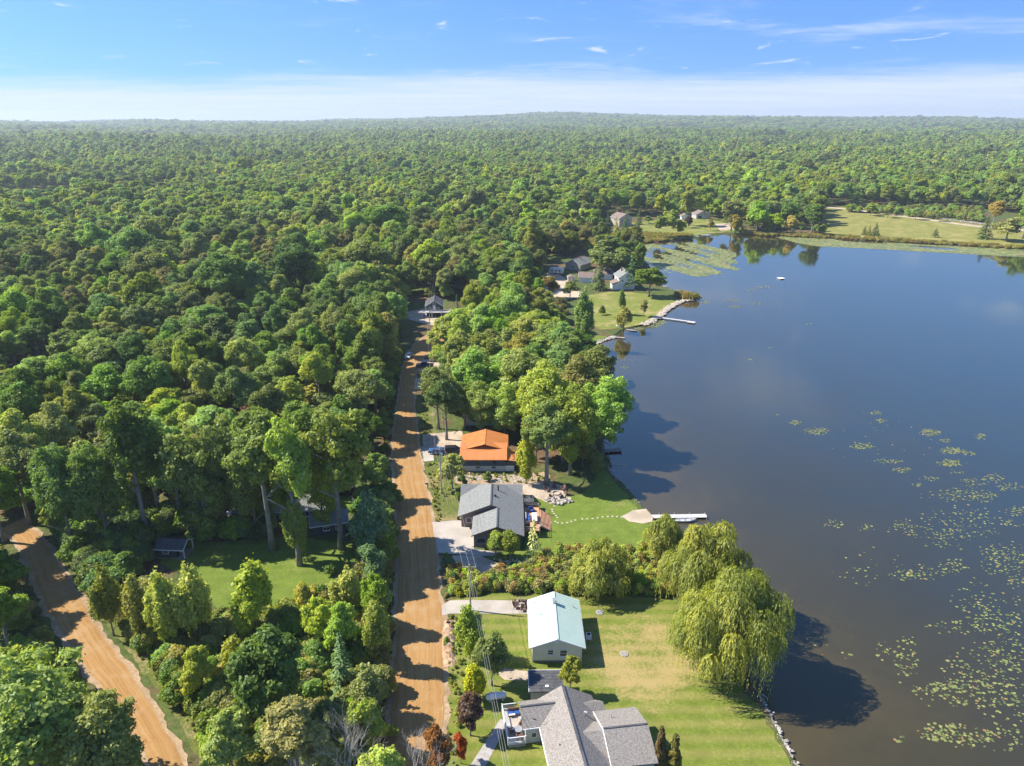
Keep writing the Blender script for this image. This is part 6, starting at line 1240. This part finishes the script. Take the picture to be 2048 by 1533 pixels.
# vehicles ---------------------------------------------------------------
def car(name, label, x, y, rot, mat, kind='sedan', cat='car', z=GZ + .07):
    t = thing(name, label, cat, (x, y, z), rot, None)
    prof = {'sedan': ([(-2.25, .35), (-2.25, .85), (-1.6, .98), (-.9, 1.02), (1.0, 1.0), (1.9, .88), (2.25, .70), (2.25, .35)], [(-1.75, .98), (-1.1, 1.42), (.35, 1.45), (1.15, 1.0)]),
            'suv': ([(-2.3, .4), (-2.3, 1.1), (-1.6, 1.15), (1.05, 1.15), (2.0, 1.05), (2.3, .85), (2.3, .4)], [(-2.2, 1.13), (-1.95, 1.72), (.45, 1.76), (1.2, 1.14)]),
            'pickup': ([(-2.8, .5), (-2.8, 1.15), (-.6, 1.15), (1.2, 1.15), (2.5, 1.08), (2.8, .9), (2.8, .5)], [(-.65, 1.14), (-.5, 1.8), (.75, 1.83), (1.45, 1.14)])}[kind]
    lo, up = prof; hw = .92 if kind == 'sedan' else .98; b = MB(); b.wallpoly([(px_, -hw, pz) for px_, pz in lo], (0, 2 * hw, 0)); body = b.build('body', M[mat], t)
    bm = bmesh.new(); bm.from_mesh(body.data); bmesh.ops.bevel(bm, geom=bm.edges[:], offset=.07, segments=2, affect='EDGES'); bm.to_mesh(body.data); bm.free()
    c1 = [(px_, -hw * .95 if i in (0, 3) else -hw * .76, pz) for i, (px_, pz) in enumerate(up)]; c2 = [(a, -b_, c) for a, b_, c in c1]
    MB().add(c1 + c2, [(0, 1, 2, 3), (7, 6, 5, 4), (0, 4, 5, 1), (2, 6, 7, 3)]).build('glass_house', M['glass'], t)
    MB().plate([(up[1][0] - .05, -hw * .77, up[1][1] + .05), (up[2][0] + .05, -hw * .77, up[2][1] + .05), (up[2][0] + .05, hw * .77, up[2][1] + .05), (up[1][0] - .05, hw * .77, up[1][1] + .05)], .07).build('roof', M[mat], t)
    pl = MB()
    for s_ in (-1, 1):
        for i in (0, 1, 2): 
            p_, q_ = up[i], up[i + 1]
            if i != 1: pl.bar((p_[0], s_ * hw * .93 if i == 0 else s_ * hw * .77, p_[1]), (q_[0], s_ * hw * .77 if i == 0 else s_ * hw * .93, q_[1]), .09, .07)
        mx_ = (up[1][0] + up[2][0]) / 2; pl.bar((mx_, s_ * hw * .95, up[0][1]), (mx_, s_ * hw * .775, up[1][1]), .1, .05)
    pl.build('pillar', M[mat], t)
    ln = lo[-1][0]; wx = ln - .85; wm = MB().tube([(0, -.11, 0), (0, .11, 0)], .36, 14).mesh('tyre', M['rubber']); rm = MB().tube([(0, -.12, 0), (0, .12, 0)], .22, 10).mesh('rim', M['metal'])
    for sx in (-1, 1):
        for sy in (-1, 1):
            wh = put('wheel', wm, t, (sx * wx, sy * (hw - .1), .36)); put('rim', rm, wh)
    for s_ in (-1, 1):
        MB().box(ln - .06, s_ * .62 - .2, .66, ln + .02, s_ * .62 + .2, .82).build('headlight', M['white'], t); MB().box(-ln - .02, s_ * .68 - .16, .72, -ln + .06, s_ * .68 + .16, .9).build('tail_light', M['red_paint'], t)
        MB().box(up[3][0] - .35, s_ * (hw + .02) - .08, 1.02, up[3][0] - .2, s_ * (hw + .02) + .08, 1.16).build('mirror', M[mat], t)
    if kind == 'pickup': MB().box(-2.72, -.85, 1.0, -.75, .85, 1.19).build('bed_liner', M['black'], t)
    return t
x, y = g(818, 716); car('silver_car', 'silver car driving on the dirt road near the bend', x, y, R_(-100), 'car_silver')
x, y = g(850, 735); car('dark_pickup', 'dark pickup parked in the gravel spot beside the road', x, y, R_(178), 'car_navy', 'pickup', 'truck')
x, y = g(866, 722); t = thing('box_trailer', 'grey covered trailer parked behind the dark pickup', 'trailer', (x + 2, y, GZ), R_(5)); MB().wallpoly([(-3.2, -1.2, .5), (-3.2, -1.2, 2.3), (-2.7, -1.2, 2.8), (3.2, -1.2, 2.8), (3.2, -1.2, .5)], (0, 2.4, 0)).build('box', M['tarp'], t)
for sx in (-.5, .5):
    for sy in (-1, 1): MB().tube([(sx, sy * 1.22 - .1, .36), (sx, sy * 1.22 + .1, .36)], .36, 12).build('wheel', M['rubber'], t)
x, y = g(876, 908); car('blue_car', 'dark blue car parked on the apron of the orange roofed house', x, y, R_(170), 'car_blue')
x, y = g(903, 908); car('teal_car', 'dark car parked right behind the blue car near the orange roof', x + .5, y + .3, R_(4), 'car_black', 'suv')
x, y = g(692, 990); car('black_suv', 'black car parked at the end of the gravel drive in the wood', x, y, R_(200), 'car_black', 'suv')
x, y = g(474, 1036); car('navy_car', 'dark blue car under the yard oaks left of the bare trunk', x, y, R_(140), 'car_navy', 'sedan')
x, y = g(838, 900); 
x, y = g(885, 660); car('grey_suv', 'grey car in shade below the blue gabled house porch', x, y + 4, R_(15), 'car_silver', 'suv')
x, y = g(1152, 582); car('brown_suv', 'dark car parked at the edge of the sandy yard on the point', x, y, R_(-20), 'car_black', 'suv')
x, y = g(1113, 548); t = thing('camper', 'white camper trailer parked beside the sandy yard on the point', 'camper', (x, y, GZ), R_(-25)); b = MB(); b.wallpoly([(-3.6, -1.3, .6), (-3.6, -1.3, 2.2), (-3.1, -1.3, 3.1), (3.0, -1.3, 3.15), (3.6, -1.3, 2.4), (3.4, -1.3, .6)], (0, 2.6, 0)); b.build('body', M['white'], t)
for x_ in (-2, 0.2, 2): MB().box(x_ - .5, -1.34, 1.6, x_ + .5, -1.29, 2.3).build('window', M['glass'], t)
MB().box(-3.3, -1.33, 1.1, 3.2, -1.3, 1.35).build('stripe', M['tan_siding'], t)
for sy in (-1, 1):
    for sx in (-.5, .4): MB().tube([(sx, sy * 1.2 - .12, .38), (sx, sy * 1.2 + .12, .38)], .38, 12).build('wheel', M['rubber'], t)

# utility poles and lines ---------------------------------------------------
def pole(label, x, y, h, arm=True, rot=0.0):
    t = thing('utility_pole', label, 'utility pole', (x, y, GZ), rot, 'utility poles'); MB().tube([(0, 0, -.3), (0, 0, h)], [.17, .11], 8).build('post', M['pole_wood'], t)
    if arm:
        a = MB().bar((-1.1, 0, h - .5), (1.1, 0, h - .5), .1, .12).build('crossarm', M['pole_wood'], t)
        for xx in (-1.0, 0, 1.0): MB().cyl(xx, 0, h - .44, h - .24, .05, 6).build('insulator', M['white'], a)
    return t
pA, pB, pC = g(883, 988), g(861, 684), g(941, 1222); hA, hB, hC = 11.0, 11.5, 8.9; pD, hD = (1.6, 46.0), 8.6; pE, hE = (-36.0, 330.0), 12
pole('utility pole in the grass before the grey shingled house', *pA, hA); pole('far utility pole at the grass wedge of the road bend', *pB, hB); pole('utility pole beside the concrete drive of the mint roofed house', *pC, hC, True); pole('utility pole hidden in trees past the bend', *pE, hE)
t = thing('transformer', 'grey transformer can on the pole before the grey shingled house', 'transformer', (pA[0] + .35, pA[1] - .1, GZ + hA - 2.2)); MB().cyl(0, 0, 0, .9, .22, 12).build('can', M['metal'], t); MB().cyl(0, 0, .9, 1.0, .08, 8).build('bushing', M['white'], t)
def wire(label, a, e, sag, r=.014):
    a, e = Vector(a), Vector(e); pts = [a.lerp(e, k / 14) - Vector((0, 0, 4 * sag * (k / 14) * (1 - k / 14))) for k in range(15)]; o = MB().tube(pts, r, 4).build('power_line', M['wire']); return tag(o, label, 'cable', 'power lines')
P3 = lambda p, h, dx, dz: (p[0] + dx, p[1], GZ + h + dz)
for dx, nm in ((-1, 'left'), (0, 'middle'), (1, 'right')):
    wire('%s overhead wire between the pole at the drive and the pole by the grey house' % nm, P3(pC, hC, dx, -.24), P3(pA, hA, dx, -.24), .5); wire('%s overhead wire between the pole by the grey house and the bend' % nm, P3(pA, hA, dx, -.24), P3(pB, hB, dx, -.24), 1.4)
    wire('%s overhead wire leaving the drive pole over the white railed deck' % nm, P3(pC, hC, dx * .3, -.24 - .5 * (dx == 0)), P3(pD, hD, dx * .3, -.24), .6); wire('%s overhead wire running past the bend into the trees' % nm, P3(pB, hB, dx, -.24), P3(pE, hE, dx, -.24), 1.2)
wire('service wire from the pole to the orange roofed house', P3(pA, hA, 0, -1.6), (-11.9, 147.5, 4.6), .4); wire('thin service wire crossing the dirt road into the wood', P3(pA, hA, 0, -1.2), (*g(640, 960)[:2], 5), .8)
gw = MB().bar((pA[0] + .1, pA[1], GZ + hA - 1.5), (pA[0] + 1.2, pA[1] - 9, GZ), .02, .02).build('guy_wire', M['wire']); tag(gw, 'guy wire slanting from the pole to the grass', 'cable', 'power lines')

# far field fence
ft = thing('field_fence', 'white post and rail fence along the far field track', 'fence', (*g(1700, 420), float(GZ)), 0); fo_ = ft.location
fl = smooth_line([g(*p) for p in [(1700, 417.5), (1800, 429), (1960, 449.5), (2060, 458)]], 7.5); pm = MB().box(-.12, -.12, 0, .12, .12, 1.5).mesh('post', M['white'])
for x, y in fl: put('post', pm, ft, (x - fo_[0], y - fo_[1], 0))
for zr_ in (.7, 1.25):
    b = MB()
    for a, e in zip(fl[:-1], fl[1:]): b.bar((a[0] - fo_[0], a[1] - fo_[1], zr_), (e[0] - fo_[0], e[1] - fo_[1], zr_), .06, .12)
    b.build('rail', M['white'], ft)
for u, v in ((1650, 412), (1925, 448)):
    x, y = g(u, v); pole('far utility pole beside the field track, %s' % ('left one' if u < 1800 else 'right one'), x, y, 11, False)

# spoil bank beside the road
me = bpy.data.meshes.new('spoil_bank'); b = MB(); n = 40
for i in range(n + 1):
    f_ = i / n; x, y = g(902 - 6 * math.sin(f_ * 3), 1240 + 95 * f_)
    for k in range(9): q = (k - 4) / 4; b.v.append((x + q * 1.0 + random.uniform(-.12, .12), y + random.uniform(-.1, .1), GZ + .02 + (1 - q * q) * (.55 + .25 * math.sin(i * .9)) * math.sin(math.pi * min(1, max(0, f_))) ** .4 + (random.uniform(-.09, .09) if abs(q) < .9 else 0)))
b.f = [(i * 9 + k, i * 9 + k + 1, (i + 1) * 9 + k + 1, (i + 1) * 9 + k) for i in range(n) for k in range(8)]
tag(b.build('spoil_bank', M['earth']), 'long heap of brown spoil earth along the road edge', 'earth bank')

# shore stones, lily pads -------------------------------------------------------
def stones(name, label, line, n, s0, s1, spread, mat, zb=.25):
    L_ = np.array(smooth_line(line, .5)); b = MB(); q = rng.integers(0, len(L_), n)
    for i in q:
        x, y = L_[i] + rng.normal(size=2) * spread; s = rng.uniform(s0, s1); a = rng.uniform(0, 6.28); vs = []
        for (vx, vy, vz) in [(-1, 0, 0), (1, 0, 0), (0, -1, 0), (0, 1, 0), (0, 0, -1), (0, 0, 1), (.7, .7, .4), (-.7, .6, .5), (.6, -.7, .45), (-.65, -.6, .4)]:
            k = s * rng.uniform(.7, 1.15); vs.append((x + k * (vx * math.cos(a) - vy * math.sin(a)), y + k * .75 * (vx * math.sin(a) + vy * math.cos(a)), zb + .1 * rng.random() + k * .6 * vz))
        b.add(vs, [(5, 6, 7), (5, 7, 9), (5, 9, 8), (5, 8, 6), (1, 3, 6), (3, 7, 6), (3, 0, 7), (0, 9, 7), (0, 2, 9), (2, 8, 9), (2, 1, 8), (1, 6, 8), (1, 4, 3), (3, 4, 0), (0, 4, 2), (2, 4, 1)])
    return tag(b.build(name, M[mat]), label, 'rocks', kind='stuff')
stones('riprap', 'pale stones along the lawn edge below the big willow', [g(*p) for p in [(1508, 1390), (1535, 1430), (1560, 1478), (1590, 1540)]], 520, .12, .38, .35, 'stone')
stones('riprap', 'pale riprap along the point of land', [g(*p) for p in [(1288, 649), (1312, 637), (1336, 618), (1362, 603), (1390, 599)]], 900, .3, .75, .7, 'tan_stone', .4)
stones('riprap', 'grey stones along the shaded canoe shore', [g(*p) for p in [(1172, 722), (1186, 704), (1186, 692), (1205, 680), (1228, 673)]], 420, .2, .6, .6, 'stone')
stones('riprap', 'low stones along the bright lawn shore', [g(*p) for p in [(1205, 925), (1240, 969), (1282, 1016), (1300, 1034)]], 380, .12, .36, .3, 'stone')
stones('garden_rocks', 'scattered stones on the garden bank below the blue house', [g(*p) for p in [(915, 955), (960, 958), (1010, 960), (1060, 958)]], 260, .12, .4, 1.0, 'stone', GZ)
stones('garden_rocks', 'edging stones before the clipped evergreens', [g(*p) for p in [(1000, 1122), (1040, 1124), (1060, 1118)]], 60, .12, .3, .4, 'pale_stone', GZ)

m, N, L = mat_new('lily_pad'); bs = N['Principled BSDF']; at = N.new('ShaderNodeAttribute'); at.attribute_name = 'lv'
L.new(ramp_node(N, L, at.outputs['Fac'], [(0, (0.07, 0.10, 0.03)), (.5, (0.17, 0.205, 0.055)), (.85, (0.30, 0.30, 0.09)), (1, (0.27, 0.17, 0.07))]), bs.inputs['Base Color']); bs.inputs['Roughness'].default_value = .55; M['lily'] = m
def lilies(name, label, P, r):
    n = len(P); k = 7; a = np.arange(k) / k * 6.283; rr = r[:, None] * (1 + rng.uniform(-.2, .2, (n, k))); th = a[None] + rng.uniform(0, 6.28, (n, 1))
    v = np.stack([P[:, None, 0] + rr * np.cos(th), P[:, None, 1] + rr * np.sin(th) * .9, np.broadcast_to(rng.uniform(.012, .05, (n, 1)), (n, k))], 2).reshape(-1, 3)
    me = bpy.data.meshes.new(name); me.vertices.add(n * k); me.loops.add(n * k); me.polygons.add(n); me.vertices.foreach_set('co', v.astype(np.float32).ravel()); me.loops.foreach_set('vertex_index', np.arange(n * k, dtype=np.int32)); me.polygons.foreach_set('loop_start', np.arange(0, n * k, k, dtype=np.int32)); me.update(calc_edges=True)
    at = me.attributes.new('lv', 'FLOAT', 'FACE'); at.data.foreach_set('value', np.clip(rng.normal(.5, .30, n), 0, 1).astype(np.float32)); me.materials.append(M['lily'])
    return tag(put(name, me), label, 'lily pads', kind='stuff')
pts = []
def clump(u, v, du, dv, n):
    if v > 940: du, dv, n = du * 1.3, dv * 1.3, int(n * .72)
    a = rng.uniform(0, 6.283, n); r_ = np.sqrt(rng.random(n)) * rng.uniform(.6, 1.1, n)
    for uu, vv in zip(u + du * r_ * np.cos(a), v + dv * r_ * np.sin(a)): pts.append(g(uu, vv, 0))
for c_ in [(1590, 845, 14, 6, 40), (1632, 863, 28, 8, 110), (1725, 893, 26, 7, 90), (1745, 826, 18, 5, 26), (1763, 842, 14, 4, 34), (1860, 866, 26, 8, 120), (1890, 882, 12, 4, 30), (1962, 874, 14, 7, 36), (1905, 902, 30, 8, 130), (1938, 908, 14, 6, 30), (1902, 927, 30, 8, 130), (1775, 923, 30, 6, 50), (1805, 940, 26, 6, 50), (1862, 957, 18, 5, 36), (1910, 945, 16, 4, 20), (1835, 969, 10, 3, 14), (1985, 957, 22, 8, 70), (1948, 965, 28, 8, 70), (2020, 976, 24, 8, 70), (1915, 990, 60, 12, 170), (1965, 994, 26, 10, 70), (2035, 1022, 20, 10, 70), (2030, 1048, 20, 6, 24), (1670, 1048, 22, 7, 34), (1730, 1057, 20, 6, 26), (1815, 1058, 34, 16, 80), (1930, 1045, 80, 28, 220), (1900, 1075, 60, 20, 90), (2020, 1125, 46, 30, 200), (1990, 1110, 30, 20, 60), (1810, 1150, 26, 10, 60), (1850, 1145, 26, 14, 50), (1905, 1135, 24, 16, 70), (2035, 1165, 18, 10, 40), (1950, 1200, 40, 40, 60), (2000, 1230, 50, 40, 120), (1915, 1255, 50, 14, 60), (1980, 1245, 40, 24, 70), (1815, 1320, 24, 40, 90), (1765, 1300, 12, 16, 26), (1870, 1380, 40, 12, 60), (1970, 1340, 70, 40, 190), (1950, 1385, 90, 30, 210), (2010, 1300, 40, 30, 110), (1920, 1470, 60, 20, 130), (1870, 1465, 30, 16, 50), (1990, 1480, 60, 20, 60), (1800, 1480, 12, 8, 10), (2010, 1420, 50, 40, 90), (1690, 1310, 14, 6, 8), (1640, 1290, 10, 20, 8), (1715, 1150, 40, 18, 22), (1760, 1130, 60, 30, 20), (1530, 575, 24, 3, 60), (1505, 580, 16, 3, 40), (1465, 602, 20, 3, 50), (1515, 608, 30, 4, 40), (1470, 614, 14, 3, 40), (1410, 605, 16, 3, 60), (1555, 830, 4, 2, 4), (1620, 648, 10, 3, 10), (1540, 697, 8, 2, 8), (1500, 720, 10, 2, 6), (1250, 735, 10, 3, 16), (1565, 600, 60, 20, 16), (1780, 890, 120, 60, 30), (1560, 1215, 20, 12, 24), (1230, 930, 20, 6, 12), (1250, 720, 30, 6, 14), (1305, 650, 22, 7, 220), (1280, 657, 14, 4, 80), (1320, 645, 14, 5, 90)]: clump(*c_)
P = np.array(pts); dcam = P[:, 1]
lilies('lily_pads', 'scattered yellow green lily pads on the near lake', P, rng.uniform(.08, .26, len(P)) * (1 + np.clip(dcam - 150, 0, 300) / 300))
mat_px = [(1258, 497), (1300, 487), (1384, 484), (1412, 490), (1455, 497), (1472, 506), (1470, 520), (1488, 534), (1440, 548), (1400, 552), (1340, 545), (1300, 528), (1280, 515)]
mp_ = np.array(at_px(mat_px)); x = rng.uniform(mp_[:, 0].min(), mp_[:, 0].max(), 26000); y = rng.uniform(mp_[:, 1].min(), mp_[:, 1].max(), 26000)
nz = np.sin(x / 5.1 + 1) * np.sin(y / 9.3) + .7 * np.sin(x / 2.3 + y / 6.0) + .5 * np.sin(x / 11 - y / 14 + 2); k = inside(x, y, mp_) & (nz + .5 * np.sin(x * 1.7 + 3) * np.sin(y * .9) > -.25) & (dist_line(x, y, shore) > 1)
P1 = np.stack([x[k], y[k]], 1)[:7000]
bp_ = np.array(at_px([(1545, 471), (1660, 477), (1860, 489), (2100, 501), (2100, 516), (1900, 505), (1740, 496), (1640, 492), (1600, 486)])); x = rng.uniform(bp_[:, 0].min(), bp_[:, 0].max(), 30000); y = rng.uniform(bp_[:, 1].min(), bp_[:, 1].max(), 30000)
nz = np.sin(x / 14 + 1) * np.sin(y / 7.3) + .6 * np.sin(x / 6.3 + y / 5.0); k = inside(x, y, bp_) & (nz > -.7)
P2 = np.stack([x[k], y[k]], 1)[:9000]
lilies('lily_pads', 'dense green lily pad mat in the far bay', np.concatenate([P1]), rng.uniform(.5, 1.05, len(P1)))
lilies('lily_pads', 'band of lily pads along the far field shore', P2, rng.uniform(.6, 1.2, len(P2)))

# ------------------------------------------------------------------ haze over the whole country
m, N, L = mat_new('haze'); N.remove(N['Principled BSDF']); vp = N.new('ShaderNodeVolumePrincipled'); vp.inputs['Density'].default_value = 0.00012; vp.inputs['Color'].default_value = (0.80, 0.90, 1.0, 1); vp.inputs['Anisotropy'].default_value = 0.2
L.new(vp.outputs[0], N['Material Output'].inputs['Volume'])
hz = MB().box(-9300, -9300, -3, 9300, 9300, 150).build('haze', m); tag(hz, 'thin blue haze over the wooded country', 'haze', kind='stuff')
